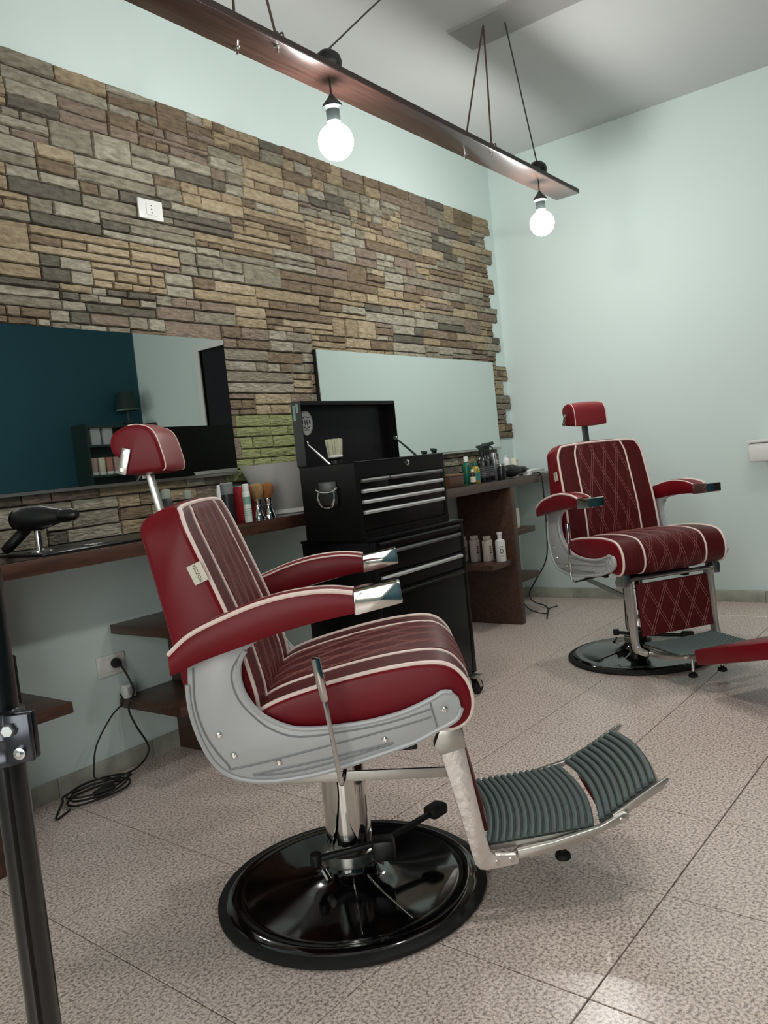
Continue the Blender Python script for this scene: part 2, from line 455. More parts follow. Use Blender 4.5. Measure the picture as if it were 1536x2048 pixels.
# wall socket on stone
def socket_plate(x, z, y, label, holes=True):
    t = thing('wall_socket', (x, y, z), 0, label, 'socket')
    MB().rbox(-.06, .06, -.011, -.0002, -.04, .04, .004).build('cover_plate', WHITEP, t)
    MB().rbox(-.024, .024, -.014, -.0105, -.024, .024, .002).build('insert', WHITEP, t)
    if holes:
        for dz in (-.014, 0, .014):
            MB().lathe([(0, 0), (.0028, 0), (.0028, .0006), (0, .0006)], 10, M=Matrix.Translation((0, -.0139, dz)) @ Matrix.Rotation(pi/2, 4, 'X')).build('hole', INK, t)
    return t
socket_plate(2.142, 2.19, Y1-.024, 'white three-hole wall socket mounted high on the stone cladding')
s2 = socket_plate(1.722, .412, Y1, 'pale wall socket under the worktop with black plug in it', False)
pl = thing('power_plug', (1.733, Y1-.0142, .418), 0, 'black plug pushed into the wall socket under the worktop', 'plug')
MB().lathe([(0, 0), (.018, 0), (.02, .006), (.017, .02), (.009, .034), (0, .036)], 16, M=Matrix.Rotation(pi/2, 4, 'X')).build('plug_body', BLACKP, pl)

# ================================================================== WORKTOP, PANELS, SHELVES
ZT = .893
wt = thing('worktop', (0, 0, 0), 0, 'long dark walnut worktop running along the stone wall', 'worktop')
MB().rbox(.5, 5.10, 2.3, Y1-.001, .842, ZT-.002, .002).build('board', WOODD, wt)
MB().box(.501, 5.099, 2.301, Y1-.026, ZT-.0019, ZT).build('top_laminate', WOODT, wt, 0)
def panel(x, label):
    tag(MB().rbox(x, x+.05, 2.3, Y1-.014, 0, .8415, .0015).build('support_panel', WOODD), label, 'panel')
panel(1.03, 'leftmost dark upright panel under the worktop, beside the black pole')
panel(1.985, 'dark upright panel under the worktop behind the near chair')
panel(4.28, 'brown-edged upright panel under the worktop right of the tool cabinet')
def shelf(x0, x1, z, label, y0=2.32):
    tag(MB().rbox(x0, x1, y0, Y1-.0145, z-.035, z, .0015).build('shelf', WOODD), label, 'shelf')
shelf(1.0805, 1.347, .42, 'short brown shelf at far left holding the black printed box', 2.345)
shelf(1.733, 1.9845, .565, 'upper short dark shelf left of the panel behind the near chair')
shelf(1.733, 1.9845, .279, 'lower short dark shelf with the white adapter, behind the near chair')
shelf(4.02, 4.2795, .41, 'short shelf holding four bottles beside the tool cabinet')
shelf(4.3305, 4.60, .573, 'upper short shelf with white box right of the brown-edged panel')
shelf(4.3305, 4.61, .281, 'lower short shelf right of the brown-edged panel')

# black box with printed letters on far-left shelf
bb = thing('product_box', (1.172, 2.43, .4203), radians(-12), 'tall black box printed with upright grey letters on the far left shelf', 'box')
MB().rbox(-.045, .045, -.03, .03, 0, .182, .002).build('carton', BLACKP, bb)
Mx = Matrix.Translation((.018, -.0304, .022)) @ Matrix.Rotation(pi/2, 4, 'X') @ Matrix.Rotation(pi/2, 4, 'Z')
text_mesh('dark', .036, LETW, bb, Mx, align='LEFT')
text_mesh('on', .036, LETG, bb, Matrix.Translation((.018, -.0304, .098)) @ Matrix.Rotation(pi/2, 4, 'X') @ Matrix.Rotation(pi/2, 4, 'Z'), align='LEFT')
bar = MB()
for k in range(3): bar.box(.014, .034, -.0308, -.0301, .004+.004*k, .006+.004*k)
bar.build('printed_bars', LETG, bb, 0)

# white adapter on lower shelf + cable
ad = thing('adapter', (1.758, 2.655, .2795), radians(8), 'square white adapter block standing on the low shelf under the socket', 'adapter')
MB().rbox(-.024, .024, -.014, .014, 0, .052, .004).build('housing', WHITEP, ad)
MB().rbox(-.016, .016, -.0155, -.0138, .012, .042, .001).build('label_panel', mat('pale_grey', (170, 170, 168), .5), ad)
def cord(name, pts, r, label, m=CORD, n=8, cat='cable'):
    return tag(MB().tube(spline(pts, n), r, 8).build(name, m), label, cat)
coil = [(1.735, 2.655, .414), (1.748, 2.65, .385), (1.758, 2.635, .34), (1.758, 2.625, .30), (1.722, 2.615, .25), (1.735, 2.60, .18), (1.768, 2.59, .10), (1.755, 2.585, .06), (1.70, 2.585, .03), (1.62, 2.60, .02)]
for k in range(30):
    a = k*pi/5.0; coil.append((1.532+.115*cos(a+.3)+.006*sin(k), 2.565+.070*sin(a+.3)+.004*cos(2*k), .006+.0012*k))
coil += [(1.45, 2.62, .03), (1.40, 2.585, .02), (1.335, 2.515, .006), (1.40, 2.54, .006)]
cord('power_cable', coil, .0038, 'black power cable hanging from the socket and coiled on the floor at left')
cord('charging_cable', [(1.58, 2.56, .045), (1.545, 2.60, .05), (1.545, 2.605, .085), (1.567, 2.605, .165), (1.642, 2.61, .245), (1.712, 2.635, .272), (1.724, 2.66, .30)], .0032, 'second black cable rising from the floor coil to the low shelf adapter')
pbk = thing('power_brick', (1.545, 2.555, .0), radians(20), 'small black power brick lying inside the coiled floor cable', 'adapter')
MB().rbox(-.04, .04, -.02, .02, .0005, .026, .005).build('housing', BLACKP, pbk)

# ================================================================== PENDANT PLANKS
PZ = 2.42
def pendant_lamp(x, y, label, cord_to):
    t = thing('pendant_lamp', (x, y, 0), 0, label, 'lamp', None)
    zb = 2.208
    # black cup ball on top of the plank
    MB().lathe([(0, 0), (.034, 0), (.046, .012), (.05, .03), (.044, .052), (.026, .068), (.008, .074), (0, .074)], 28, c=(0, 0, PZ+.0265)).build('cord_cup', BLACKP, t)
    MB().tube([(0, 0, PZ+.002), (0, 0, PZ-.055)], .0035, 8).build('lower_cord', CORD, t)
    MB().lathe([(0, 0), (.006, 0), (.014, -.012), (.034, -.036), (.036, -.046), (.03, -.05), (.024, -.054), (.024, -.094), (0, -.094)], 28, c=(0, 0, PZ-.05)).build('lamp_holder', mat('dark_grey_holder', (40, 48, 48), .5), t)
    R = .062; pr = [(0, R*1.24), (.018, R*1.22), (.021, R*1.10)]
    for k in range(15):
        a = pi*.5*.86-k*(pi*.5*.86+pi/2)/14; pr.append((max(R*cos(a), 0), R*sin(a)))
    pr[-1] = (0, -R)
    MB().lathe(pr, 32, c=(0, 0, zb)).build('glass_bulb', GLASSF if x > 3 else GLASSB, t)
    MB().tube(spline([(0, 0, PZ+.098), (Vector(cord_to)-Vector((x, y, 0)))*.5+Vector((0, 0, (PZ+.1)*.5)), Vector(cord_to)-Vector((x, y, 0))], 8), .0035, 8).build('upper_cord', mat('twisted_grey_cord', (52, 56, 56), .7), t)
    return t
def plank(x0, x1, yc, label, ropes):
    t = thing('hanging_plank', (0, yc, PZ), 0, label, 'light bar')
    b = MB().rbox(x0, x1, -.068, .068, 0, .026, .003); b.build('board', PLANKM, t)
    MB().box(x0+.004, x1-.004, -.0692, -.0681, .003, .023).build('edge_strip', PLANKE, t, 0)
    for (x, hx) in ropes:
        for s in (-1, 1):
            xx = x+(.03 if s < 0 else -.06)
            pts = [(xx, s*.045, .03), (xx+(hx-xx)*.5, s*.024, .33), (hx, 0, ZC-PZ-.012)]
            MB().tube(spline(pts, 6), .0042, 8).build('rope', mat('jute_rope', (84, 66, 60), .9, bump=(300, .6, .003)), t)
            kn = MB()
            kn.lathe([(0, 0), (.009, .002), (.012, .009), (.008, .017), (0, .02)], 12, c=(xx, s*.045, .0265))
            kn.tube(spline([(xx, s*.045, .03), (xx+.02, s*.045-.01, .045), (xx+.028, s*.045-.006, .026+.004)], 5), .003, 6)
            kn.build('knot', mat('jute_rope'), t)
            MB().cyl((xx, s*.045, 0), (xx, s*.045, -.02), .0035, 8).build('rope_end', CHROME, t)
            MB().cyl((xx, s*.045, 0.0005), (xx, s*.045, -.003), .009, 12).build('washer', STEEL, t)
        MB().tube([(hx, -.012, ZC-PZ-.0005), (hx, -.012, ZC-PZ-.01), (hx, 0, ZC-PZ-.018), (hx, .012, ZC-PZ-.01), (hx, .012, ZC-PZ-.0005)], .003, 8).build('ceiling_hook', STEEL, t)
    return t
plank(.10, 4.29, 1.785, 'long stained wooden plank hung on ropes with lit bulbs beneath', [(3.33, 3.474), (1.94, 1.88)])
pendant_lamp(3.905, 1.775, 'lit globe bulb in dark holder near the right end of the hanging plank', (3.52, 1.70, ZC))
pendant_lamp(2.265, 1.775, 'lit globe bulb in dark holder at the middle of the hanging plank', (2.96, 1.97, ZC))
plank(-.9, 2.9, .35, 'second long hanging plank with bulbs over the other side of the room', [(2.1, 2.2), (-.6, -.6)])
pendant_lamp(1.6, .35, 'lit globe bulb of the second plank nearer the camera, above the picture', (1.55, .4, ZC))
pendant_lamp(2.45, .35, 'lit globe bulb of the second plank just right of the picture', (2.4, .4, ZC))

# ================================================================== BARBER CHAIR
def prof_frames(P):
    N = []; L = len(P)
    for i in range(L):
        t = (P[(i+1) % L]-P[i-1]); t.normalize(); N.append(Vector((-t.y, t.x)))
    return N
def cushion(prof, W, crown, bulge, nside=4, widths=None, nv=20, grooves=(), gd=.004, taper=None):
    """closed (x,z) outline swept across y; returns MBs for faces and a surface function"""
    P = [Vector(p) for p in prof]; c = sum(P, Vector((0, 0)))/len(P)
    N = prof_frames(P)
    if sum(P[i-1].x*P[i].y-P[i].x*P[i-1].y for i in range(len(P))) > 0: N = [-n for n in N]
    def wat(i): return W if taper is None else taper(P[i])
    def surf(i, s):      # s in -1..1
        off = crown*(1-s*s)
        for g in grooves: off -= gd*math.exp(-((s-g)/.035)**2)
        p = P[i]+N[i]*off
        return (p.x, s*wat(i), p.y)
    top = MB(); side = MB()
    L = len(P); vs = []; fs = []
    for j in range(nv+1):
        s = -1+2*j/nv
        for i in range(L): vs.append(surf(i, s))
    for j in range(nv):
        for i in range(L): fs.append((j*L+i, j*L+(i+1) % L, (j+1)*L+(i+1) % L, (j+1)*L+i))
    top.add(vs, fs)
    for sg in (-1, 1):
        vs = []; fs = []
        INS = ((0, 0), (.0015, .4), (.005, .8), (.010, 1.0)); nside = len(INS)-1
        for ins, bo in INS:
            for i in range(L):
                q = P[i]-N[i]*ins; vs.append((q.x, sg*(wat(i)+bulge*bo), q.y))
        for k in range(nside):
            for i in range(L): fs.append((k*L+i, k*L+(i+1) % L, (k+1)*L+(i+1) % L, (k+1)*L+i))
        o_ = nside*L
        for i in range(L//2-1): fs.append((o_+i, o_+i+1, o_+L-2-i, o_+L-1-i))
        side.add(vs, fs)
    return top, side, surf, P
def strips(mb, pts, r=.0042, n=8): mb.tube(pts, r, n)

def barber_chair(loc, rz, label):
    R = thing('barber_chair', loc, rz, label, 'barber chair', None)
    # --- base
    MB().lathe([(0, 0), (.335, 0), (.342, .006), (.342, .014), (.332, .020), (.318, .021)], 96).build('rubber_ring', RUBBER, R)
    MB().lathe([(.325, .010), (.321, .0205), (.305, .026), (.292, .0275), (.286, .024), (.27, .027), (.21, .034), (.15, .042), (.10, .051), (.074, .062), (.066, .072), (.064, .078), (0, .078)], 96).build('base_disc', BLACKG, R, 60)
    for az in (-82.6, -54.8):
        a = radians(az); pts = [(r*cos(a), r*sin(a), z+.001) for r, z in ((.078, .060), (.10, .051), (.15, .042), (.21, .034), (.262, .028))]
        MB().tube(pts, .0022, 8).build('base_rib', CHROME, R)
    MB().lathe([(0, .0785), (.066, .0785), (.068, .084), (.068, .108), (.062, .112), (0, .112)], 48).build('neck_collar', STEEL, R)
    MB().lathe([(0, .1125), (.045, .1125), (.045, .43), (0, .43)], 40).build('piston', CHROME, R)
    # wrap-round covers with rounded lower ends
    for k, (a0, a1) in enumerate(((110, 258), (262, 430))):
        vs = []; fs = []; n = 22; nz = 12
        for i in range(n+1):
            u = i/n; a = radians(a0+(a1-a0)*u); low = .118+.15*abs(2*u-1)**3
            for j in range(nz+1):
                z = .345+(low-.345)*j/nz
                for r in (.058, .054): vs.append((r*cos(a)+.004, r*sin(a), z))
        st = (nz+1)*2
        for i in range(n):
            for j in range(nz):
                o = i*st+j*2; fs += [(o, o+2, o+st+2, o+st), (o+1, o+st+1, o+st+3, o+3)]
            o = i*st; fs.append((o, o+st, o+st+1, o+1)); o = i*st+nz*2; fs.append((o, o+1, o+st+1, o+st))
        for o in (0, n*st):
            for j in range(nz): fs.append((o+j*2, o+j*2+1, o+j*2+3, o+j*2+2))
        MB().add(vs, fs).build('column_cover', CHROME, R, 50)
    # foot pump bar across the column
    pb = MB(); pb.tube([(-.075, -.072, .118), (.09, -.048, .135), (.225, .10, .13)], .0085, 10)
    pb.lathe([(0, -.014), (.014, -.014), (.016, 0), (.014, .014), (0, .014)], 16, c=(-.078, -.072, .118))
    pb.rbox(.062, .12, -.082, -.03, .095, .150, .012); pb.build('pump_bar', BLACKP, R)
    MB().rbox(-.03, .03, -.022, .022, -.016, .016, .01, M=Matrix.Translation((.232, .108, .132)) @ Matrix.Rotation(radians(48), 4, 'Z')).build('pump_pedal', RUBBER, R)
    MB().cyl((-.06, -.085, .094), (-.045, -.11, .080), .008, 12).build('valve_stub', CHROME, R)
    # --- under-seat mechanism
    ms = MB(); ms.rbox(-.10, .15, -.11, .11, .425, .482, .006); ms.rbox(.15, .27, -.05, .05, .44, .475, .005); ms.build('seat_plate', BLACKM, R)
    mc = MB(); mc.cyl((.17, -.16, .43), (.17, .16, .43), .009, 12); mc.rbox(.14, .20, -.17, -.14, .405, .45, .004); mc.rbox(.14, .20, .14, .17, .405, .45, .004); mc.cyl((.18,-.176,.42),(.18,-.168,.42),.012,12); mc.build('hinge_bar', BLACKP, R)
    # --- seat
    sp = spline([(-.155, .545), (-.10, .579), (.03, .610), (.15, .628), (.24, .632), (.288, .621), (.318, .588), (.329, .545), (.320, .505), (.290, .484), (.24, .484), (.05, .490), (-.10, .500), (-.150, .515)], 5, True)
    sp = [Vector((p.x, p.y)) for p in [Vector((q[0], q[1], 0)) for q in sp]]
    GR = (-.60, .60)
    top, side, surf, P = cushion(sp, .268, .010, .010, grooves=GR)
    se = top.build('seat', BURG, R, 60)
    side.build('seat_side', RED, R, 60)
    pp = MB()
    L = len(P)
    for s in (-1, 1): strips(pp, [surf(i, s*1.0) for i in range(0, L)]+[surf(0, s)], .0056)
    pp2 = MB()
    for s in GR: strips(pp2, [surf(i, s) for i in range(2, 48)], .0048)
    pp.add(pp2.v, pp2.f); pp.build('seat_piping', PIPE, R)
    def stitches(surf, i0, i1, P, smax, name, nrow=6, dens=3.4):
        m = MB(); acc = [0]
        for i in range(i0+1, i1+1): acc.append(acc[-1]+(P[i]-P[i-1]).length)
        T = acc[-1]
        def at(t, s):
            t = min(max(t, 0), T)
            k = 0
            while k < len(acc)-2 and acc[k+1] < t: k += 1
            f = (t-acc[k])/max(acc[k+1]-acc[k], 1e-6)
            a = Vector(surf(i0+k, s)); b = Vector(surf(i0+k+1, s)); return a+(b-a)*f
        for sg in (-1, 1):
            for c in range(-3, 5):
                for dd in (-.022, .022):
                    pts = []
                    for q in range(41):
                        t = T*q/40; s = sg*((c*.5*smax)+dd-.2*smax+(t-T/2)*dens*smax/.5*(.30 if sg > 0 else .42))
                        if abs(s) <= smax*.97: pts.append(at(t, s))
                        elif pts:
                            if len(pts) > 2: m.tube(pts, .0009, 5)
                            pts = []
                    if len(pts) > 2: m.tube(pts, .0009, 5)
        return m.build(name, THREAD, R)
    stitches(surf, 3, 44, P, .58, 'seat_stitching')
    # --- backrest
    bp_ = spline([(-.150, .52), (-.142, .575), (-.152, .64), (-.178, .745), (-.226, .885), (-.262, .985), (-.275, 1.018), (-.297, 1.026), (-.335, 1.012), (-.357, .985), (-.348, .93), (-.330, .83), (-.312, .72), (-.295, .60), (-.27, .53), (-.21, .508)], 5, True)
    bp_ = [Vector((p[0], p[1])) for p in bp_]
    def tw(p):
        z = p.y; w_ = .256-.016*max(0, min(1, (z-.6)/.4))
        if z > .955: w_ -= .040*((z-.955)/.075)**2
        return w_
    top, side, surfb, PB = cushion(bp_, .25, .008, .010, grooves=(-.6, .6), taper=tw)
    # paint only the front as burgundy: front faces 0..32 indices
    LB = len(PB); front = MB(); back = MB()
    for f in top.f:
        i = f[0] % LB; (front if 0 <= i < 33 else back).f.append(f)
    front.v = top.v; back.v = top.v
    def compact(mb):
        used = sorted({i for f in mb.f for i in f}); mp = {a: b for b, a in enumerate(used)}
        mb.v = [mb.v[i] for i in used]; mb.f = [tuple(mp[i] for i in f) for f in mb.f]; return mb
    compact(front).build('backrest', BURG, R, 60); 
    b2 = compact(back); b2.add(side.v, side.f); b2.build('back_shell', RED, R, 60)
    pb2 = MB()
    edge = [surfb(i, -1.0) for i in range(1, 31)]
    over = []
    for k in range(1, 12):
        s = -1+2*k/12; over.append(surfb(31, s))
    edge2 = [surfb(i, 1.0) for i in range(30, 0, -1)]
    strips(pb2, edge+over+edge2, .0056)
    for s in (-.6, .6): strips(pb2, [surfb(i, s) for i in range(2, 32)], .0048)
    pb2.build('back_piping', PIPE, R)
    stitches(surfb, 2, 30, PB, .58, 'back_stitching', dens=3.0)
    # rear seam line on shell
    for s in (-1, 1):
        sm = MB(); strips(sm, [surfb(i, s) for i in range(40, 62)], .0022, 6); sm.build('shell_seam', RED, R)
    # tag sewn in the side seam
    tg = MB(); tg.box(-.022, .022, -.0012, .0012, -.016, .016)
    ang = radians(-20)
    Mt = Matrix.Translation((-.2375, -.2655, .878)) @ Matrix.Rotation(ang, 4, 'Y') @ Matrix.Rotation(radians(90), 4, 'Y')
    tg2 = MB().add(tg.v, tg.f, Mt); to = tg2.build('sewn_tag', CREAM, R, 0, label='cream sewn tag with dark lettering')
    text_mesh('VEZZOSI', .0105, INK, R, Matrix.Translation((-.2375, -.2670, .878)) @ Matrix.Rotation(radians(-20), 4, 'Y') @ Matrix.Rotation(pi/2, 4, 'X') @ Matrix.Rotation(-pi/2, 4, 'Z'), name='tag_lettering', depth=.0002)
    # --- headrest
    hp = spline([(-.451, 1.186), (-.440, 1.209), (-.405, 1.223), (-.370, 1.221), (-.346, 1.203), (-.333, 1.160), (-.328, 1.118), (-.345, 1.110), (-.39, 1.110), (-.425, 1.112), (-.431, 1.145), (-.448, 1.162)], 5, True)
    hp = [Vector((p[0], p[1])) for p in hp]
    top, side, surfh, PH = cushion(hp, .090, .005, .008)
    fr = MB(); bk_ = MB(); LH = len(PH)
    for f in top.f:
        i = f[0] % LH; (fr if 12 <= i < 32 else bk_).f.append(f)
    fr.v = top.v; bk_.v = top.v
    compact(fr).build('headrest_front', mat('headrest_vinyl', (136, 44, 50), .33, bump=(220, .12, .001)), R, 60)
    b3 = compact(bk_); b3.add(side.v, side.f); b3.build('headrest', RED, R, 60)
    for s in (-1, 1):
        hs = MB(); strips(hs, [surfh(i, s) for i in range(10, 34)], .0018, 6); hs.build('headrest_piping', PIPE, R)
    for s in (-1, 1):
        Mh = Matrix.Translation((-.420, s*.1015, 1.140)) @ Matrix.Rotation(radians(18), 4, 'Y')
        MB().rbox(-.011, .011, -.003, .003, -.032, .032, .0028, M=Mh).build('hinge_plate', STEEL, R)
        for dz in (-.02, .02):
            MB().cyl(tuple(Mh @ Vector((0, s*.003, dz))), tuple(Mh @ Vector((0, s*.006, dz))), .005, 12).build('screw', CHROME, R)
    MB().prism([(-.405, 1.13), (-.392, 1.13), (-.366, .985), (-.379, .985)], -.016, .016, .002).build('headrest_post', STEEL, R)
    MB().rbox(-.395, -.352, -.03, .03, .975, .995, .003).build('post_socket', CHROME, R)
    # --- arms and side frames
    for s in (-1, 1):
        n = 28
        tp = spline([(-.298, .722), (-.262, .751), (-.225, .770), (-.171, .789), (-.116, .806), (-.052, .819), (.01, .823), (.055, .821), (.098, .813)], 4)
        bt = spline([(-.298, .678), (-.262, .691), (-.225, .704), (-.147, .724), (-.061, .746), (.003, .758), (.05, .765), (.075, .768), (.099, .771)], 4)
        pad = MB(); vs = []; K = len(tp)
        ring = []
        for i in range(K):
            u = i/(K-1); xo = -.350; wi = .016+.058*min(1, (u/.3))**.6
            a, b = tp[i], bt[i]
            sec = [(xo+.004, b[1]), (xo, b[1]+.006), (xo-.0015, (a[1]+b[1])/2), (xo, a[1]-.004), (xo+.003, a[1]), (xo+wi/2, a[1]+.006), (xo+wi-.003, a[1]), (xo+wi, a[1]-.004), (xo+wi+.0015, (a[1]+b[1])/2), (xo+wi, b[1]+.006), (xo+wi-.004, b[1])]
            for (y, z_) in sec: vs.append((a[0]*(1-(a[1]-z_)/(a[1]-b[1]+1e-6)*0)+ (b[0]-a[0])*((a[1]-z_)/(a[1]-b[1]+1e-6)), -s*y, z_))
            ring.append(len(sec))
        m_ = len(sec); fs = []
        for i in range(K-1):
            for k in range(m_): fs.append((i*m_+k, i*m_+(k+1) % m_, (i+1)*m_+(k+1) % m_, (i+1)*m_+k))
        fs += [tuple(range(m_)), tuple((K-1)*m_+k for k in range(m_))]
        pad.add(vs, fs); ar = pad.build('armrest', RED, R, 50)
        ap = MB(); Lo = [Vector(vs[i*m_+4]) for i in range(K)]; Li = [Vector(vs[i*m_+6]) for i in range(K)]
        ap.tube([p+Vector((0, 0, .001)) for p in Lo], .0052, 8); ap.tube([Lo[0]+Vector((0, 0, .001))]+[p+Vector((0, 0, .001)) for p in Li], .0026, 8)
        ap.build('piping', PIPE, ar)
        cp = MB()
        # cap: slanted box tapering forward
        y0, y1 = s*.353, s*.273
        cp.prism([(.098, .769), (.100, .815), (.103, .8165), (.192, .8285), (.197, .826), (.200, .788), (.197, .784), (.102, .768)], y0, y1, .0015)
        cp.build('armrest_cap', CHROME, ar, 30)
        # side frame
        outer = [(-.274, .69), (-.278, .645), (-.279, .60), (-.273, .555), (-.262, .515), (-.245, .475), (-.222, .447), (-.189, .428), (-.15, .419), (-.103, .416), (-.05, .419), (-.016, .423), (.04, .433), (.095, .446), (.145, .458), (.20, .473), (.245, .492), (.272, .503), (.292, .515), (.302, .535), (.299, .556), (.284, .571), (.264, .573), (.245, .563), (.21, .549), (.169, .536), (.12, .527), (.081, .523), (.02, .521), (-.027, .522), (-.065, .528), (-.098, .543), (-.127, .563), (-.148, .590), (-.162, .622), (-.166, .655), (-.160, .685), (-.146, .706), (-.12, .723), (-.08, .738), (-.03, .750), (.02, .759), (.034, .762), (.033, .771), (.0, .770), (-.061, .760), (-.147, .738), (-.225, .718), (-.262, .705)]
        fo = MB().prism(outer, s*.300, s*.283, .002).build('side_frame', GREYP, R, 40)
        inner = [(-.255, .66), (-.260, .60), (-.246, .53), (-.215, .464), (-.16, .44), (-.10, .437)]
        rl = MB()
        outl = outer[1:20]; rl.tube(spline([(x, s*.3005, z) for x, z in outl], 3), .006, 8)
        inl = outer[21:38]; rl.tube(spline([(x, s*.3005, z) for x, z in inl], 3), .006, 8)
        rl.build('raised_rim', GREYP, fo)
        gr = MB()
        def off_line(pts, r=.0022): gr.tube(spline([(x, s*.3007, z) for x, z in pts], 4), r, 6)
        off_line([(-.262, .68), (-.267, .60), (-.25, .525), (-.212, .462), (-.19, .452), (0, .480), (.16, .507), (.236, .522)])
        off_line([(-.157, .70), (-.182, .66), (-.176, .61), (-.152, .57), (-.11, .53), (-.05, .507), (.06, .510), (.15, .520), (.238, .540)])
        off_line([(-.16, .432), (-.09, .431), (-.01, .440), (.10, .462), (.15, .474), (.07, .463), (-.04, .447), (-.16, .434)])
        off_line([(.236, .556), (.240, .53), (.246, .500)])
        gr.build('groove_line', GREYD, fo)
        for (x, z_) in ((-.224, .528), (-.197, .480), (-.102, .455), (.131, .482), (.266, .536)):
            Ms = Matrix.Translation((x, s*.3005, z_)) @ Matrix.Rotation(-s*pi/2, 4, 'X')
            sc = MB().lathe([(.0035, .0025), (.0035, .0035), (.0065, .003), (.008, 0), (0, 0)], 16, M=Ms); sc.lathe([(0, .0022), (.0035, .0022)], 12, M=Ms)
            sc.build('screw', CHROME, fo)
        # spacer to the seat
        MB().rbox(-.06, .20, s*.2825, s*.262, .455, .515, .003).build('frame_spacer', BLACKP, R)
        # footrest leg
        lg = MB(); yo, yi = s*.205, s*.222
        lg.prism([(.250, .455), (.300, .440), (.306, .415), (.320, .31), (.333, .215), (.341, .172), (.352, .161), (.398, .158), (.404, .150), (.402, .136), (.330, .128), (.314, .131), (.303, .145), (.296, .18), (.276, .285), (.252, .40)], yo, yi, .0025)
        lo = lg.build('footrest_leg', HAMMER, R, 35)
        MB().prism([(.236, .440), (.252, .474), (.290, .492), (.304, .470), (.306, .430), (.250, .418)], yi-s*.001, yi+s*.034, .003).build('leg_bracket', STEEL, lo)
        for (x, z_) in ((.356, .144), (.388, .148)):
            MB().cyl((x, yi, z_), (x, yi+s*.003, z_), .006, 12).build('screw', CHROME, lo)
        # rail beside foot plate
        MB().prism([(.405, .158), (.49, .170), (.60, .196), (.655, .222), (.668, .220), (.664, .205), (.60, .182), (.52, .152), (.40, .137)], s*.2045, s*.190, .0015).build('foot_rail', STEEL, R)
        MB().cyl((.652, s*.2045, .207), (.652, s*.208, .207), .007, 12).build('screw', CHROME, R)
        # posts with rubber feet
        po = MB().cyl((.525, s*.075, .155), (.53, s*.075, .085), .007, 12).build('foot_post', CHROME, R)
        MB().lathe([(0, 0), (.018, 0), (.020, .004), (.018, .012), (.008, .018), (.008, .024), (0, .024)], 16, c=(.53, s*.075, .062)).build('rubber_foot', RUBBER, po)
    # calf pad between legs
    MB().prism([(.290, .432), (.303, .432), (.345, .205), (.332, .200)], -.188, .188, .004).build('calf_pad', BURG, R)
    MB().cyl((.285, -.235, .455), (.285, .235, .455), .010, 14).build('leg_axle', STEEL, R)
    cs = MB()
    for sg in (-1, 1):
        for c in range(-4, 5):
            for dd in (-.006, .006):
                pts = []
                for q in range(21):
                    t = q/20; y = sg*(c*.09+dd+.11*(t-.5)); 
                    if abs(y) < .18: pts.append((.3045+.042*t, y, .428-.222*t))
                if len(pts) > 2: cs.tube(pts, .001, 5)
    cs.build('calf_stitching', THREAD, R)
    # link bar and lever
    MB().prism([(-.12, .388), (.27, .366), (.27, .343), (-.12, .364)], -.196, -.188, .001).build('link_bar', STEEL, R)
    lv = MB(); lv.tube(spline([(.008, -.352, .683), (.022, -.356, .55), (.032, -.356, .43), (.034, -.345, .417), (.036, -.32, .413), (.04, -.12, .43)], 6), .0052, 10)
    lvo = lv.build('recline_lever', CHROME, R)
    MB().tube([(.007, -.352, .690), (.0065, -.352, .687), (.010, -.353, .66), (.0175, -.355, .600), (.018, -.355, .595)], [.006, .0105, .0105, .0095, .006], 14).build('lever_grip', CHROME, lvo)
    # ribbed foot plates
    def ribbed(x0, z0, x1, z1, n, w0, w1, name, th=.012, bow=.022):
        L_ = hypot(x1-x0, z1-z0); a = atan2(z1-z0, x1-x0)
        t = bpy.data.objects.new(name, None)
        M = Matrix.Translation((x0, 0, z0)) @ Matrix.Rotation(-a, 4, 'Y')
        pl_ = MB(); ny = 12; vs = []; fs = []
        for lay in (-th, 0):
            for i in range(2):
                for j in range(ny+1):
                    y = -1+2*j/ny; ww = w0 if i == 0 else w1
                    vs.append((i*L_+bow*(1-y*y)*(1 if True else 0), y*ww, lay))
        q = ny+1
        for j in range(ny):
            fs += [(j, j+1, q+j+1, q+j), (2*q+j, 3*q+j, 3*q+j+1, 2*q+j+1), (j, 2*q+j, 2*q+j+1, j+1), (q+j, q+j+1, 3*q+j+1, 3*q+j)]
        fs += [(0, q, 3*q, 2*q), (ny, 2*q+ny, 3*q+ny, q+ny)]
        po = MB().add(vs, fs, M).build(name, STEEL, R, 30)
        for k in range(n):
            u = (k+.5)/n; ww = (w0+(w1-w0)*u)*.965; pts = []
            for j in range(13):
                y = -1+j/6; pts.append(tuple(M @ Vector((u*L_+bow*(1-y*y), y*ww, .003))))
            MB().tube(pts, L_/n*.40, 8, flat=1.0).build('rib', MATR, po)
        mt_ = MB(); vs2 = [(x_, y_*.972, z_) for x_, y_, z_ in vs[2*q:4*q]]
        vv = [(x_, y_, .0004) for x_, y_, z_ in vs2]+[(x_, y_, .0022) for x_, y_, z_ in vs2]
        ff = [(2*q+j, 3*q+j, 3*q+j+1, 2*q+j+1) for j in range(ny)]+[(j, j+1, q+j+1, q+j) for j in range(ny)]
        ff += [(j, 2*q+j, 2*q+j+1, j+1) for j in range(ny)]+[(q+j, q+j+1, 3*q+j+1, 3*q+j) for j in range(ny)]
        ff += [(0, q, 3*q, 2*q), (ny, 2*q+ny, 3*q+ny, q+ny)]
        mt_.add(vv, ff, M).build('rubber_mat', mat('dark_rubber_mat', (44, 52, 52), .6), po, 0)
        return po, M
    ribbed(.333, .166, .590, .186, 15, .185, .185, 'foot_plate')
    ribbed(.603, .196, .745, .276, 9, .185, .172, 'foot_flap', bow=.020)
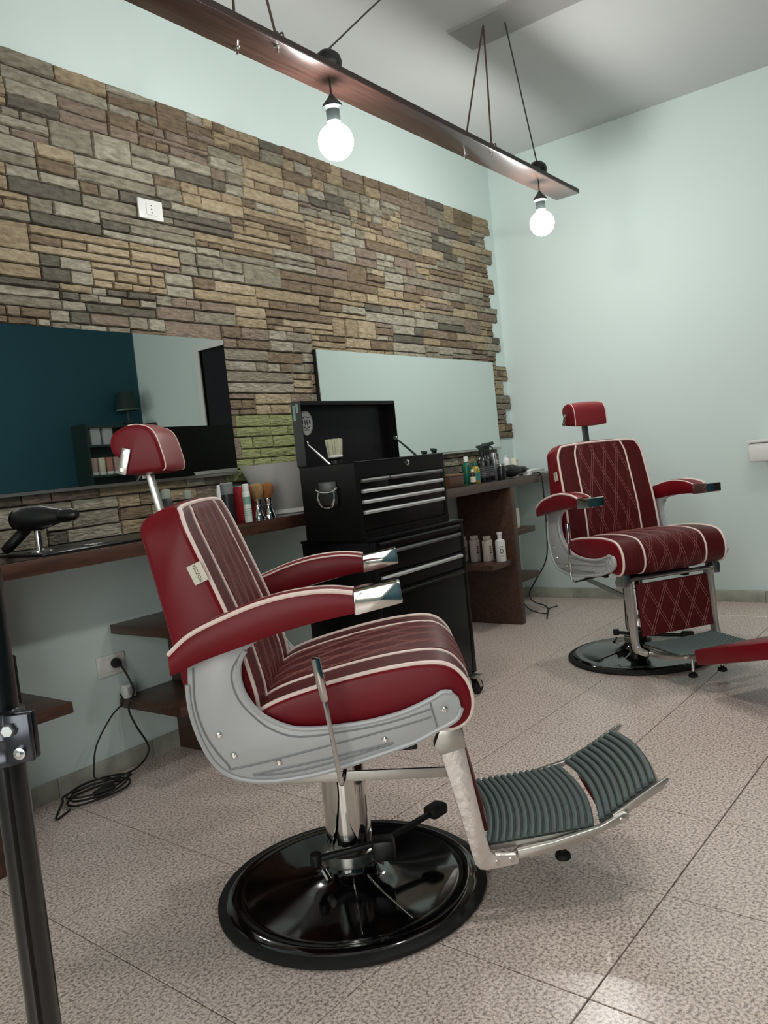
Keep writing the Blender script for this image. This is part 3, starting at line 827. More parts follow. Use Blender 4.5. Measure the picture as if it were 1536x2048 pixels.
    fp = MB().prism([(.622, .186), (.628, .181), (.745, .250), (.742, .256)], -.172, .172, .002).build('flap_underside', RED, R)
    for s in (-1, 1):
        MB().prism([(.640, .199), (.752, .262), (.770, .284), (.764, .289), (.748, .281), (.632, .214)], s*.182, s*.190, .001).build('flap_edge', STEEL, R)
    # cross bar under foot plate
    MB().rbox(.50, .56, -.1, .1, .148, .160, .002).build('post_plate', STEEL, R)
    return R
near = barber_chair((1.47, 1.345, 0), radians(-53.2), 'near red barber chair with cream piping and green-grey ribbed footrest')
far = copy_tree(near)
far.location = (3.77, 1.40, 0); far.rotation_euler = (0, 0, radians(-126))
far['label'] = 'far red barber chair facing the camera near the blank end wall'
th = radians(5.5); piv = Vector((0, 0, .42))
Rt = Matrix.Translation(piv+Vector((0, 0, .014))) @ Matrix.Rotation(th, 4, 'Y') @ Matrix.Translation(-piv)
fixed = ('rubber_ring', 'base_disc', 'base_rib', 'neck_collar', 'piston', 'column_cover', 'pump_bar', 'pump_pedal', 'valve_stub')
for ch in far.children:
    nm = ch.name.split('.')[0]
    if nm in fixed: continue
    M = Rt.copy()
    if nm in ('foot_flap', 'flap_underside', 'flap_edge'):
        a = radians(29.4); hp_ = Vector((.603, 0, .195))
        M = Rt @ Matrix.Translation(hp_+Vector((.045, 0, .050))) @ Matrix.Rotation(radians(-21), 4, 'Y') @ Matrix.Diagonal((2.9, 1, 1, 1)) @ Matrix.Rotation(a, 4, 'Y') @ Matrix.Translation(-hp_)
    ch.matrix_local = M

cu_ = MB().rbox(.0, .46, -.172, .172, -.078, -.014, .010).build('flap_cushion', RED, far, label='red padded underside of the swung-out flap')
cu_.matrix_local = Rt @ Matrix.Translation((.648, 0, .246)) @ Matrix.Rotation(radians(-21), 4, 'Y')

# ================================================================== TOOL CHEST AND ROLLER CABINET
def handle(parent, x0, x1, y, z, m=ALU):
    h_ = MB(); h_.prism([(0, -.006), (-.012, -.006), (-.014, .002), (-.010, .008), (0, .008)], 0, x1-x0, .001, M=Matrix.Translation((x0, y, z)) @ Matrix(((0, 1, 0, 0), (1, 0, 0, 0), (0, 0, 1, 0), (0, 0, 0, 1))))
    return h_.build('handle', m, parent)
cab = thing('roller_cabinet', (0, 0, 0), 0, 'black metal roller tool cabinet on castors between the two barber chairs', 'tool cabinet')
CX0, CX1, CY0, CY1 = 2.36, 3.03, 1.88, 2.24
MB().rbox(CX0, CX1, CY0+.012, CY1, .09, .775, .004).build('body', BLACKM, cab)
for a_ in (CX0, CX1-.028): MB().rbox(a_, a_+.028, CY0, CY0+.014, .09, .772, .003).build('front_frame', BLACKM, cab)
MB().rbox(CX0-.003, CX1+.003, CY0-.003, CY1+.003, .7755, .787, .003).build('top_rim', BLACKM, cab)
zs = [(.738, .768, .765, BLACKM), (.648, .732, .722, mat('dull_handle', (120, 120, 120), .4, .7)), (.575, .642, .626, ALU), (.10, .568, .555, BLACKM)]
for z0, z1, hz, hm in zs:
    d = MB().rbox(CX0+.031, CX1-.031, CY0+.001, CY0+.0118, z0, z1, .002).build('drawer', BLACKM, cab)
    handle(d, CX0+.04, CX1-.042, CY0+.001, min(hz, z1-.009), hm)
for x in (CX0+.03, CX1-.05):
    for y in (CY0-.012, CY1-.05):
        c_ = MB(); c_.rbox(x-.028, x+.028, y-.028, y+.028, .082, .0895, .002); c_.prism([(x-.012, .083), (x+.016, .083), (x+.034, .036), (x+.018, .026)], y-.020, y-.016); c_.prism([(x-.012, .083), (x+.016, .083), (x+.034, .036), (x+.018, .026)], y+.016, y+.020)
        co_ = c_.build('castor', STEEL, cab)
        MB().lathe([(0, -.013), (.029, -.013), (.033, -.008), (.033, .008), (.029, .013), (0, .013)], 28, M=Matrix.Translation((x+.022, y, .0335)) @ Matrix.Rotation(pi/2, 4, 'X')).build('wheel', RUBBER, co_)
ch = thing('tool_chest', (0, 0, 0), 0, 'black metal tool chest with raised lid standing on the roller cabinet', 'tool chest')
HX0, HX1, HY0, HY1, HZ0, HZ1 = 2.33, 2.95, 1.90, 2.18, .7875, 1.085
b_ = MB()
b_.box(HX0, HX0+.004, HY0, HY1, HZ0, HZ1); b_.box(HX1-.004, HX1, HY0, HY1, HZ0, HZ1); b_.box(HX0+.004, HX1-.004, HY1-.004, HY1, HZ0, HZ1)
b_.box(HX0+.004, HX1-.004, HY0+.012, HY1-.004, HZ0, 1.045); b_.box(HX0+.004, HX1-.004, HY0, HY0+.012, 1.024, HZ1)
b_.box(HX0+.004, HX0+.024, HY0, HY0+.012, HZ0, 1.024); b_.box(HX1-.024, HX1-.004, HY0, HY0+.012, HZ0, 1.024); b_.box(HX0+.024, HX1-.024, HY0, HY0+.012, HZ0, HZ0+.03)
b_.build('body', BLACKM, ch, 0)
rim = MB(); rim.tube([(HX0, HY1, HZ1), (HX0, HY0, HZ1), (HX1, HY0, HZ1), (HX1, HY1, HZ1)], .0025, 6); rim.build('rim', BLACKM, ch)
MB().lathe([(0, 0), (.013, 0), (.013, .004), (.010, .006), (.005, .006), (.004, .003), (0, .003)], 24, M=Matrix.Translation(((HX0+HX1)/2+.035, HY0, 1.062)) @ Matrix.Rotation(pi/2, 4, 'X')).build('lock', CHROME, ch)
for i_, (z0, z1, hz) in enumerate(((.978, 1.021, 1.010), (.938, .976, .970), (.897, .936, .929), (.822, .895, .889))):
    if i_ == 0:
        for (a, b) in ((HX0+.026, HX0+.205), (HX0+.208, HX1-.026)):
            d = MB().rbox(a, b, HY0+.001, HY0+.0115, z0, z1, .0015).build('drawer', BLACKM, ch); handle(d, a+.003, b-.003, HY0+.001, hz, mat('dull_aluminium', (128, 128, 128), .42, .8))
    else:
        d = MB().rbox(HX0+.026, HX1-.026, HY0+.001, HY0+.0115, z0, z1, .0015).build('drawer', BLACKM, ch); handle(d, HX0+.03, HX1-.03, HY0+.001, hz)
# lid standing open at the back
ld = MB(); LZ0, LZ1, LY0, LY1 = 1.087, 1.345, 2.135, 2.185
ld.box(HX0-.004, HX1+.004, LY1-.003, LY1, LZ0, LZ1); ld.box(HX0-.004, HX1+.004, LY0, LY1-.003, LZ1-.003, LZ1); ld.box(HX0-.004, HX0-.001, LY0, LY1-.003, LZ0+.001, LZ1-.003); ld.box(HX1+.001, HX1+.004, LY0, LY1-.003, LZ0+.001, LZ1-.003); ld.box(HX0-.001, HX1+.001, LY0, LY0+.002, LZ1-.015, LZ1-.003); ld.box(HX0-.001, HX1+.001, LY1-.006, LY1-.003, LZ0, LZ0+.012)
lido = ld.build('lid', BLACKM, ch, 0)
gm = mat('sticker_grey', (168, 168, 166), .5)
Mst = Matrix.Translation((HX0+.070, LY1-.0032, 1.262)) @ Matrix.Rotation(pi/2, 4, 'X')
em = MB(); em.lathe([(0, .0002), (.044, .0002), (.044, .0008), (0, .0008)], 40, M=Mst @ Matrix.Diagonal((.92, 1.12, 1, 1))); em.build('round_sticker', gm, lido, label='grey round emblem sticker')
dk = MB(); MS2 = Mst @ Matrix.Translation((0, 0, .0009))
ringp = [(.037*cos(2*pi*k/40), .045*sin(2*pi*k/40), 0) for k in range(40)]
dk.tube(ringp, .0007, 6, closed=True, M=MS2)
for sx in (-1, 1):
    dk.lathe([(0, 0), (.0045, 0), (.0045, .0004), (0, .0004)], 12, M=MS2 @ Matrix.Translation((sx*.006, .002, 0)) @ Matrix.Diagonal((.7, 2.6, 1, 1)))
    dk.tube([(sx*.004, .026, 0), (sx*.016, .020, 0), (sx*.022, .024, 0)], .002, 6, M=MS2, flat=.3)
    dk.box(sx*.012-.006, sx*.012+.006, -.019, -.015, 0, .0004, M=MS2)
for sx in (-1, 1): dk.box(sx*.022-.004, sx*.022+.004, -.004, .012, 0, .0004, M=MS2)
dk.box(-.014, .014, -.031, -.027, 0, .0004, M=MS2)
dk.box(-.008, .008, -.024, -.021, 0, .0004, M=MS2)
dk.build('sticker_print', INK, lido)
stk = MB(); stk.box(HX0-.0046, HX0-.0041, 2.148, 2.160, 1.30, 1.335); stk.box(HX0-.0046, HX0-.0041, 2.165, 2.177, 1.27, 1.33); stk.build('side_sticker', mat('mint_label', (140, 170, 160), .5), lido, 0)
for x in (HX0+.012, HX1-.012):
    g = MB(); g.tube([(x, 2.135, 1.175), (x, 2.08, 1.13), (x, 2.02, 1.078)], [.0035, .005, .005], 10); g.build('gas_strut', STEEL if x < 2.6 else mat('green_black', (22, 46, 42), .4), ch)
    MB().lathe([(0, -.004), (.008, -.004), (.008, .004), (0, .004)], 14, M=Matrix.Translation((x, 2.137, 1.178)) @ Matrix.Rotation(pi/2, 4, 'Y')).build('strut_pin', STEEL, ch)
# side carry handle on the left face
sh = MB(); sh.rbox(HX0-.006, HX0-.0003, 1.995, 2.085, .930, 1.020, .003); sho = sh.build('handle_plate', mat('grey_pressed_steel', (92, 92, 92), .35, .8), ch)
sl = MB(); sl.tube(spline([(HX0-.010, 1.985, .995), (HX0-.014, 2.01, .980), (HX0-.014, 2.04, .978), (HX0-.014, 2.07, .982), (HX0-.010, 2.095, .992)], 5), .0045, 8)
sl.tube(spline([(HX0-.012, 2.078, .985), (HX0-.018, 2.082, .955), (HX0-.020, 2.062, .925), (HX0-.020, 2.035, .918), (HX0-.020, 2.012, .925), (HX0-.018, 1.998, .955), (HX0-.012, 2.0, .985)], 5), .0042, 8)
sl.build('carry_handle', CHROME, ch)
# neck brush standing in the chest
nb = thing('neck_brush', (2.405, 2.05, 1.0455), 0, 'pale bristle neck brush standing in the open tool chest', 'brush')
MB().lathe([(0, 0), (.026, 0), (.028, .01), (.022, .03), (.023, .055), (.029, .062), (.029, .066), (0, .066)], 24).build('handle', BLACKP, nb)
MB().lathe([(0, .0662), (.029, .0662), (.030, .07), (.029, .074), (0, .074)], 24).build('ferrule', WHITEP, nb)
bri = MB()
for k in range(44):
    a = k*2.399; r = .026*sqrt((k+.5)/44); x, y = r*cos(a), r*sin(a)
    bri.tube([(x, y, .072), (x*1.12, y*1.12, .105), (x*1.35, y*1.25, .138+random.uniform(-.002, .002))], [.0042, .0046, .003], 5)
bri.build('bristles', mat('pale_bristle', (208, 208, 184), .8, noise=((180, 180, 150), 40, .3, .7)), nb)

# ================================================================== THINGS ON THE WORKTOP, LEFT
def bottle(name, x, y, z, prof, m, label, cat, cap=None, capm=None, band=None, bandm=None, n=24, group=None):
    t = thing(name, (x, y, z), 0, label, cat, group)
    MB().lathe(prof, n).build('container', m, t)
    if cap: MB().lathe(cap, n).build('cap', capm, t)
    if band: MB().lathe(band, n).build('label', bandm, t)
    return t
# black mat
mt = tag(MB().rbox(1.30, 1.86, 2.325, 2.60, ZT+.0003, ZT+.006, .002).build('counter_mat', mat('black_mat', (14, 14, 15), .3)), 'flat black work mat at the left end of the worktop', 'mat')
# scissors on the mat
sc = thing('scissors', (1.56, 2.40, ZT+.0063), radians(8), 'pair of steel scissors lying on the black mat', 'scissors')
for s in (-1, 1):
    MB().prism([(-.02, -.002*s), (.10, .0045*s), (.0, .005*s)], 0, .0015, M=Matrix(((1,0,0,0),(0,0,1,0),(0,1,0,0.0015 if s>0 else 0),(0,0,0,1)))).build('blade', CHROME, sc)
    rg = [(-.055+.014*cos(2*pi*k/20), s*-.016+.012*sin(2*pi*k/20), .002) for k in range(20)]
    mb = MB(); mb.tube(rg, .002, 8, closed=True); mb.tube([(-.043, -.012*s, .002), (-.02, -.003*s, .002), (0, 0, .002)], .002, 8); mb.build('finger_ring', CHROME, sc)
# hair dryer left, lying on the counter: drum body with nozzle and folded handle
def hair_dryer(loc, rz, label, big=1.0, tilt=0):
    t = thing('hair_dryer', loc, rz, label, 'hair dryer')
    Mb = Matrix.Translation((0, 0, .045*big)) @ Matrix.Rotation(pi/2+tilt, 4, 'Y') @ Matrix.Diagonal((big, big, big, 1))
    MB().lathe([(0, -.085), (.030, -.083), (.040, -.07), (.044, -.03), (.043, .02), (.034, .06), (.026, .09), (.024, .10), (0, .10)], 28, M=Mb).build('body', BLACKP, t)
    MB().lathe([(0, .1005), (.023, .1005), (.025, .105), (.021, .15), (.014, .165), (0, .165)], 24, M=Mb).build('nozzle', mat('nozzle_black', (16, 16, 17), .3), t)
    MB().lathe([(0, -.088), (.032, -.088), (.034, -.0855), (0, -.0845)], 24, M=Mb).build('rear_grille', mat('grille_grey', (40, 42, 42), .5, .5), t)
    return t, Mb
t, Mb = hair_dryer((1.375, 2.47, ZT+.075), radians(-66), 'black hair dryer resting on its stand at the left of the worktop', .92)
MB().tube(spline([tuple(Mb @ Vector((.02, 0, -.02))), (-.06, .01, .0), (-.10, .0, -.035), (-.13, 0, -.055)], 5), [.018]*13+[.017, .016, .015], 14).build('handle', BLACKP, t)
stn = thing('dryer_stand', (1.375, 2.47, ZT+.006), 0, 'small metal stand under the left hair dryer', 'stand')
MB().lathe([(0, .0005), (.04, .0005), (.04, .006), (.012, .010), (.011, .068), (.03, .0715), (0, .0715)], 24).build('post', CHROME, stn)
# two dark cans behind the chair post
bottle('spray_can', 1.965, 2.56, ZT, [(0, 0), (.024, 0), (.025, .003), (.025, .115), (.018, .125), (0, .125)], BLACKP, 'black spray can with pale cap left of the chair headrest post', 'spray can', [(0, .1255), (.017, .1255), (.018, .13), (.018, .16), (0, .163)], mat('pale_green_cap', (150, 160, 146), .5))
bottle('spray_can', 2.085, 2.58, ZT, [(0, 0), (.022, 0), (.023, .003), (.023, .105), (.016, .114), (0, .114)], BLACKP, 'black spray can with pale cap right of the chair headrest post', 'spray can', [(0, .1145), (.015, .1145), (.016, .12), (.016, .145), (0, .148)], mat('pale_green_cap'))
bottle('wax_tin', 2.03, 2.47, ZT, [(0, 0), (.035, 0), (.036, .003), (.036, .04), (.034, .043), (0, .043)], BLACKP, 'round black tin between the two pale-capped spray cans', 'tin', [(0, .0435), (.037, .0435), (.037, .056), (0, .058)], mat('tin_grey', (70, 74, 72), .3, .8))
# white bottle and grey tube
bottle('white_bottle', 2.235, 2.56, ZT, [(0, 0), (.026, 0), (.029, .006), (.029, .06), (.022, .088), (.011, .105), (.010, .13), (.006, .155), (0, .156)], WHITEP, 'small white squeeze bottle half hidden behind the near backrest', 'bottle')
bottle('grey_tube', 2.19, 2.46, ZT, [(0, 0), (.024, 0), (.025, .003), (.025, .115), (0, .115)], mat('charcoal_can', (46, 50, 52), .35, .3), 'charcoal spray can with grey ribbed top beside the near backrest', 'spray can', [(0, .1155), (.025, .1155), (.026, .12), (.026, .158), (.022, .163), (0, .163)], mat('mid_grey_cap', (120, 124, 124), .5))
rb = thing('red_box', (2.262, 2.432, ZT), radians(3), 'red carton standing behind the slim white spray bottle', 'box')
MB().rbox(-.052, .046, -.02, .02, 0, .142, .002).build('carton', mat('red_card', (142, 26, 32), .45), rb)
MB().box(-.050, .044, -.018, .018, .1422, .1435).build('lid_flap', mat('pale_mint', (170, 190, 178), .5), rb, 0)
sb = bottle('slim_bottle', 2.185, 2.345, ZT, [(0, 0), (.0145, 0), (.015, .003), (.015, .118), (.012, .123), (0, .123)], mat('mint_white', (206, 216, 204), .35), 'slim white spray bottle in front of the red carton', 'bottle', [(0, .1235), (.0125, .1235), (.0128, .148), (.010, .151), (0, .151)], WHITEP)
tl = MB()
for k in range(4): tl.lathe([(.0151, .05-.008*k), (.0154, .05-.008*k), (.0154, .053-.008*k), (.0151, .053-.008*k)], 20)
tl.lathe([(.0151, .07), (.0155, .07), (.0155, .10), (.0151, .10)], 20)
tl.build('printed_lines', mat('teal_print', (120, 160, 146), .5), sb)
def shaving_brush(x, y, label, hair):
    t = thing('shaving_brush', (x, y, ZT), 0, label, 'brush', None)
    MB().lathe([(0, 0), (.024, 0), (.0245, .004), (.019, .022), (.013, .042), (.0125, .050), (.0185, .053), (.0185, .057), (.012, .060), (.013, .068), (.0165, .078), (.016, .082), (0, .082)], 28).build('handle', CHROME, t)
    MB().lathe([(0, .0825), (.0155, .0825), (.020, .092), (.0255, .108), (.0275, .124), (.0245, .138), (.015, .146), (0, .149)], 24).build('bristles', hair, t)
shaving_brush(2.272, 2.375, 'shaving brush with tan bristles and chrome handle beside the slim white bottle', mat('tan_bristle', (160, 130, 84), .85, noise=((130, 98, 58), 40, .3, .7), bump=(120, .6, .004)))
shaving_brush(2.322, 2.365, 'shaving brush with orange-brown bristles and chrome handle beside the grey basin', mat('brown_bristle', (158, 104, 52), .85, noise=((120, 72, 34), 40, .3, .7), bump=(120, .6, .004)))
# grey wash basin: open tapering bowl on a foot
bs = thing('wash_basin', (2.55, 2.495, ZT), 0, 'pale grey tapering counter basin left of the tool chest', 'basin')
MB().lathe([(0, .0), (.092, .0), (.096, .004), (.092, .022), (.098, .034), (.135, .11), (.172, .205), (.180, .222), (.172, .222), (.163, .205), (.120, .10), (.085, .045), (0, .038)], 48).build('bowl', mat('grey_ceramic', (208, 207, 202), .35), bs)
# teal tray on edge behind the red box
tt = thing('glass_jar', (2.375, 2.6, ZT), 0, 'dark green lidded jar between the red carton and the grey basin', 'jar')
MB().lathe([(0, 0), (.036, 0), (.04, .006), (.04, .11), (.034, .122), (0, .122)], 24).build('container', DKGREEN, tt)
MB().lathe([(0, .1225), (.038, .1225), (.04, .127), (.04, .142), (.02, .147), (0, .147)], 24).build('lid', mat('jar_lid', (26, 60, 52), .4), tt)
cl_ = thing('clear_jar', (2.86, 2.60, ZT), 0, 'tall translucent pale container behind the tool chest lid', 'jar')
MB().lathe([(0, 0), (.04, 0), (.043, .006), (.05, .27), (.046, .27), (.039, .01), (0, .008)], 24).build('container', mat('pale_aqua', (150, 176, 160), .3), cl_)

# ================================================================== THINGS ON THE WORKTOP, RIGHT
wb_ = thing('wooden_box', (3.80, 2.42, ZT), 0, 'small brown wooden box on the worktop right of the tool chest', 'box')
MB().rbox(-.075, .075, -.05, .05, 0, .058, .003).build('box_body', mat('brown_box_wood', (92, 58, 38), .5, noise=((70, 42, 28), 12, .3, .7), scale=(1, 6, 6)), wb_)
MB().rbox(-.077, .077, -.052, .052, .0585, .070, .003).build('lid', mat('brown_box_lid', (112, 78, 54), .5), wb_)
def simple_bottle(x, y, H, r, m, capm, label, capr=.6, group=None, cat='bottle', lab=None, z=None):
    z = ZT if z is None else z
    t = bottle('bottle', x, y, z, [(0, 0), (r*.95, 0), (r, .003), (r, H*.62), (r*.85, H*.72), (r*capr*.9, H*.78), (r*capr*.9, H*.80), (0, H*.80)], m, label, cat, [(0, H*.803), (r*capr, H*.803), (r*capr, H*.96), (r*capr*.8, H), (0, H)], capm, group=group)
    if lab: MB().lathe([(r*1.005, H*.12), (r*1.02, H*.12), (r*1.02, H*.5), (r*1.005, H*.5)], 24).build('label', lab, t)
    return t
simple_bottle(3.985, 2.375, .085, .016, mat('dark_brown_glass', (50, 30, 24), .2), CREAM, 'tiny dark bottle with white label beside the wooden box', .6, lab=CREAM)
simple_bottle(4.08, 2.41, .125, .026, mat('yellow_oil', (150, 136, 40), .25), mat('green_cap', (24, 86, 68), .4), 'small bottle of yellow liquid with green collar beside the black bottles', .6, lab=mat('teal_label', (60, 120, 110), .5))
simple_bottle(4.13, 2.50, .16, .028, mat('green_glass', (24, 92, 70), .2), WHITEP, 'green bottle with white cap standing left of the black spray bottles', .5)
def spray_bottle(x, y, H, label):
    t = thing('spray_bottle', (x, y, ZT), radians(-50), label, 'spray bottle', None)
    r = .036
    MB().lathe([(0, 0), (r, 0), (r*1.04, .004), (r*1.04, H*.50), (r*.75, H*.60), (r*.42, H*.66), (r*.42, H*.70), (0, H*.70)], 24).build('container', mat('satin_black', (16, 17, 18), .25), t)
    MB().lathe([(0, H*.703), (r*.5, H*.703), (r*.5, H*.80), (0, H*.80)], 20).build('collar', BLACKP, t)
    h2 = MB(); h2.prism([(-.030, H*.97), (.042, H*1.0), (.046, H*.93), (.018, H*.90), (.014, H*.803), (-.014, H*.803), (-.022, H*.90), (-.034, H*.92)], -.012, .012, .003)
    h2.tube([(.02, 0, H*.90), (.036, 0, H*.84), (.038, 0, H*.78)], .0035, 8); h2.build('trigger_head', DKGREEN, t)
    lb = MB(); lb.lathe([(r*1.045, H*.1), (r*1.06, H*.1), (r*1.06, H*.42), (r*1.045, H*.42)], 24); lb.build('label', mat('charcoal_label', (46, 48, 50), .5), t)
    pr = MB()
    for k in range(5): pr.lathe([(r*1.062, H*(.15+.05*k)), (r*1.07, H*(.15+.05*k)), (r*1.07, H*(.165+.05*k)), (r*1.062, H*(.165+.05*k))], 24)
    pr.build('printed_lines', LETG, t)
    return t
spray_bottle(4.225, 2.44, .225, 'black trigger spray bottle, left one of the pair on the right worktop')
spray_bottle(4.315, 2.455, .235, 'black trigger spray bottle, right one of the pair on the right worktop')
simple_bottle(4.40, 2.46, .165, .024, mat('silver_can', (170, 172, 172), .25, .7), mat('silver_can'), 'silver can standing right of the black spray bottles', .7)
simple_bottle(4.30, 2.36, .10, .026, mat('dark_jar', (24, 26, 28), .3), mat('silver_can'), 'low dark jar with silver lid in front of the black spray bottles', .9)
simple_bottle(4.56, 2.56, .125, .032, mat('amber_plastic', (176, 150, 96), .4), CREAM, 'amber bottle behind the black hair dryer', .85)
t2, Mb2 = hair_dryer((4.47, 2.385, ZT+.0005), radians(-12), 'black hair dryer lying on the right end of the worktop', .9)
MB().tube(spline([tuple(Mb2 @ Vector((.0, .02, -.02))), (.0, .07, .035), (.02, .115, .018), (.04, .14, .014)], 5), .014, 12).build('handle', BLACKP, t2)
bottle('white_bottle', 4.74, 2.56, ZT, [(0, 0), (.024, 0), (.026, .004), (.026, .10), (.018, .118), (.009, .125), (.009, .14), (0, .14)], WHITEP, 'white bottle near the end wall on the right worktop', 'bottle')
pc = thing('patterned_box', (4.80, 2.53, ZT), radians(10), 'small cream patterned carton near the right end of the worktop', 'box')
MB().rbox(-.022, .022, -.018, .018, 0, .115, .002).build('carton', CREAM, pc)
dm = MB()
for k, (a, b) in enumerate(((-.01, .02), (.005, .045), (-.008, .07), (.008, .095))): dm.lathe([(0, 0), (.007, 0), (.007, .0006), (0, .0006)], 6, M=Matrix.Translation((a, -.0181, b)) @ Matrix.Rotation(pi/2, 4, 'X'))
dm.build('printed_pattern', mat('dark_green_print', (50, 66, 50), .6), pc)
# paper towel sheets
for k, (x, y, rz, lab) in enumerate(((4.70, 2.40, 8, 'folded white towel lying under the right hair dryer'), (4.90, 2.46, -6, 'folded white towel near the far chair headrest'))):
    t = thing('folded_towel', (x, y, ZT+.0002), radians(rz), lab, 'towel')
    for q in range(3): MB().rbox(-.085+.004*q, .085-.003*q, -.055, .055-.004*q, .0095*q, .009+.0095*q, .003).build('fold', WHITEP, t)
bk2 = tag(MB().rbox(4.86, 5.07, 2.56, 2.66, ZT+.0003, ZT+.03, .004).build('black_case', BLACKP), 'flat black case against the end wall on the worktop', 'case')
cord('dryer_cable', [(4.60, 2.40, ZT+.008), (4.68, 2.33, ZT+.008), (4.70, 2.294, ZT-.01), (4.70, 2.288, .70), (4.695, 2.288, .55), (4.66, 2.29, .35), (4.60, 2.36, .20), (4.63, 2.42, .12), (4.72, 2.44, .05), (4.80, 2.40, .008), (4.70, 2.33, .006), (4.45, 2.22, .006)], .0042, 'black dryer cable hanging from the right worktop to the floor')
cord('floor_cable', [(4.78, 2.30, .012), (4.70, 2.32, .012), (4.55, 2.28, .012), (4.48, 2.36, .06), (4.50, 2.45, .17), (4.46, 2.54, .22), (4.40, 2.60, .12), (4.38, 2.56, .03), (4.42, 2.50, .006)], .0038, 'black cable looping up from the floor beside the brown-edged panel')

# bottles on the short shelf
pale = mat('pale_label_plastic', (196, 186, 176), .4)
specs = [(4.175, 2.345, .175, 'white', 'white pump bottle with round dark print, front of the shelf row'), (4.17, 2.43, .155, 'flat', 'beige bottle with dark print, second from the front on the shelf'), (4.165, 2.515, .16, 'flat', 'beige bottle, third from the front on the shelf'), (4.16, 2.60, .155, 'flat', 'beige bottle at the back of the shelf beside the tool cabinet')]
for k, (x, y, H, kind, lab) in enumerate(specs):
    t = thing('product_bottle', (x, y, .4103), 0, lab, 'bottle', None)
    r = .030
    if kind == 'white':
        MB().lathe([(0, 0), (r*.96, 0), (r, .003), (r, H*.64), (r*.9, H*.72), (r*.45, H*.76), (0, H*.76)], 24).build('container', WHITEP, t)
        MB().lathe([(0, H*.763), (r*.42, H*.763), (r*.42, H*.9), (r*.55, H*.92), (r*.55, H), (0, H)], 20).build('pump_cap', WHITEP, t)
    else:
        MB().rbox(-r, r, -r*.7, r*.7, 0, H*.84, .006).build('container', pale, t)
        MB().rbox(-r*.7, r*.7, -r*.6, r*.6, H*.845, H, .004).build('cap', pale, t)
    pr = MB()
    Mq = Matrix.Translation((-.02, -.0245, H*.38)) @ Matrix.Rotation(radians(-38), 4, 'Z') @ Matrix.Rotation(pi/2, 4, 'X')
    if kind == 'white':
        Mq = Matrix.Rotation(radians(-50), 4, 'Z') @ Matrix.Translation((0, -r*1.005, H*.36)) @ Matrix.Rotation(pi/2, 4, 'X')
        pr.tube([(.009*cos(2*pi*q/16), .014*sin(2*pi*q/16), 0) for q in range(16)], .002, 6, closed=True, M=Mq, flat=.4)
        pr.box(-.012, .012, -.030, -.027, -.0005, .0008, M=Mq); pr.box(-.01, .01, .026, .029, -.0005, .0008, M=Mq)
    else:
        Mq = Matrix.Translation((-r*.3, -r*.705, H*.45)) @ Matrix.Rotation(pi/2, 4, 'X')
        pr.tube([(0, -.022, 0), (0, .026, 0)], .003, 6, M=Mq, flat=.3)
        for q in range(4): pr.box(-.002, .016, -.02+q*.012, -.014+q*.012, -.0004, .0006, M=Mq)
    pr.build('print', INK, t)
wx = thing('white_box', (4.46, 2.40, .5733), radians(-4), 'small upright white box on the shelf near the hanging cable', 'box')
MB().rbox(-.04, .04, -.03, .03, 0, .125, .003).build('carton', CREAM, wx)

# ================================================================== RIGHT WALL BASIN (just in frame) 
wbn = thing('wall_basin', (X1, .97, .86), 0, 'white wall-hung washbasin cut by the right edge of the picture', 'washbasin')
MB().rbox(-.36, -.0005, -.22, .095, .0, .108, .02).build('bowl', WHITEP, wbn)
MB().rbox(-.365, -.0005, -.225, .10, .108, .122, .005).build('rim', WHITEP, wbn)
MB().tube(spline([(-.06, -.06, .12), (-.06, -.06, .20), (-.12, -.06, .22), (-.16, -.06, .18)], 5), .011, 12).build('tap', CHROME, wbn)

# ================================================================== FOREGROUND BLACK STAND
PX, PY = .368, .767
sd = thing('light_stand', (PX, PY, 0), 0, 'black tubular stand with bolted clamp at the left edge, very near', 'stand')
SB = mat('stand_black', (13, 14, 15), .28, 0, coat=.5)
MB().cyl((0, 0, .10), (0, 0, 1.02), .0152, 28).build('tube', SB, sd)
MB().tube([(-.010, -.0125, .10), (-.010, -.0125, .84)], .0022, 8).build('tube_ridge', BLACKM, sd)
CLM = mat('clamp_metal', (70, 72, 78), .22, .85)
cm = MB(); cm.lathe([(.0155, 0), (.0195, 0), (.0205, .004), (.0195, .008), (.0185, .024), (.0195, .026), (.0185, .030), (.0195, .046), (.0205, .050), (.0155, .052)], 32, c=(0, 0, .828)); 
dirr = Vector((ca.x, ca.y, 0)).normalized(); az = atan2(dirr.y, dirr.x)
Mc = Matrix.Translation((0, 0, .828)) @ Matrix.Rotation(az, 4, 'Z')
cm.rbox(.010, .0345, -.022, -.014, .004, .050, .002, M=Mc); cm.rbox(.010, .0345, -.012, -.004, .004, .050, .002, M=Mc)
cmo = cm.build('clamp', CLM, sd)
MB().lathe([(0, .007), (.0055, .007), (.0068, .005), (.0068, 0), (0, 0)], 6, M=Mc @ Matrix.Translation((.016, -.022, .037)) @ Matrix.Rotation(pi/2, 4, 'X')).build('bolt', mat('bright_zinc', (220, 222, 224), .2, .9), cmo)
MB().lathe([(0, .006), (.002, .006), (.0035, .0045), (.0055, .004), (.0055, 0), (0, 0)], 16, M=Mc @ Matrix.Translation((.0235, -.022, .014)) @ Matrix.Rotation(pi/2, 4, 'X')).build('bolt', mat('bright_zinc'), cmo)
for k in range(3):
    a = radians(200+120*k); MB().tube([(.012*cos(a), .012*sin(a), .16), (.10*cos(a), .10*sin(a), .07), (.22*cos(a), .22*sin(a), .010)], .008, 10).build('leg', SB, sd)
MB().lathe([(.0155, .12), (.024, .12), (.024, .18), (.0155, .18)], 24).build('leg_hub', SB, sd)

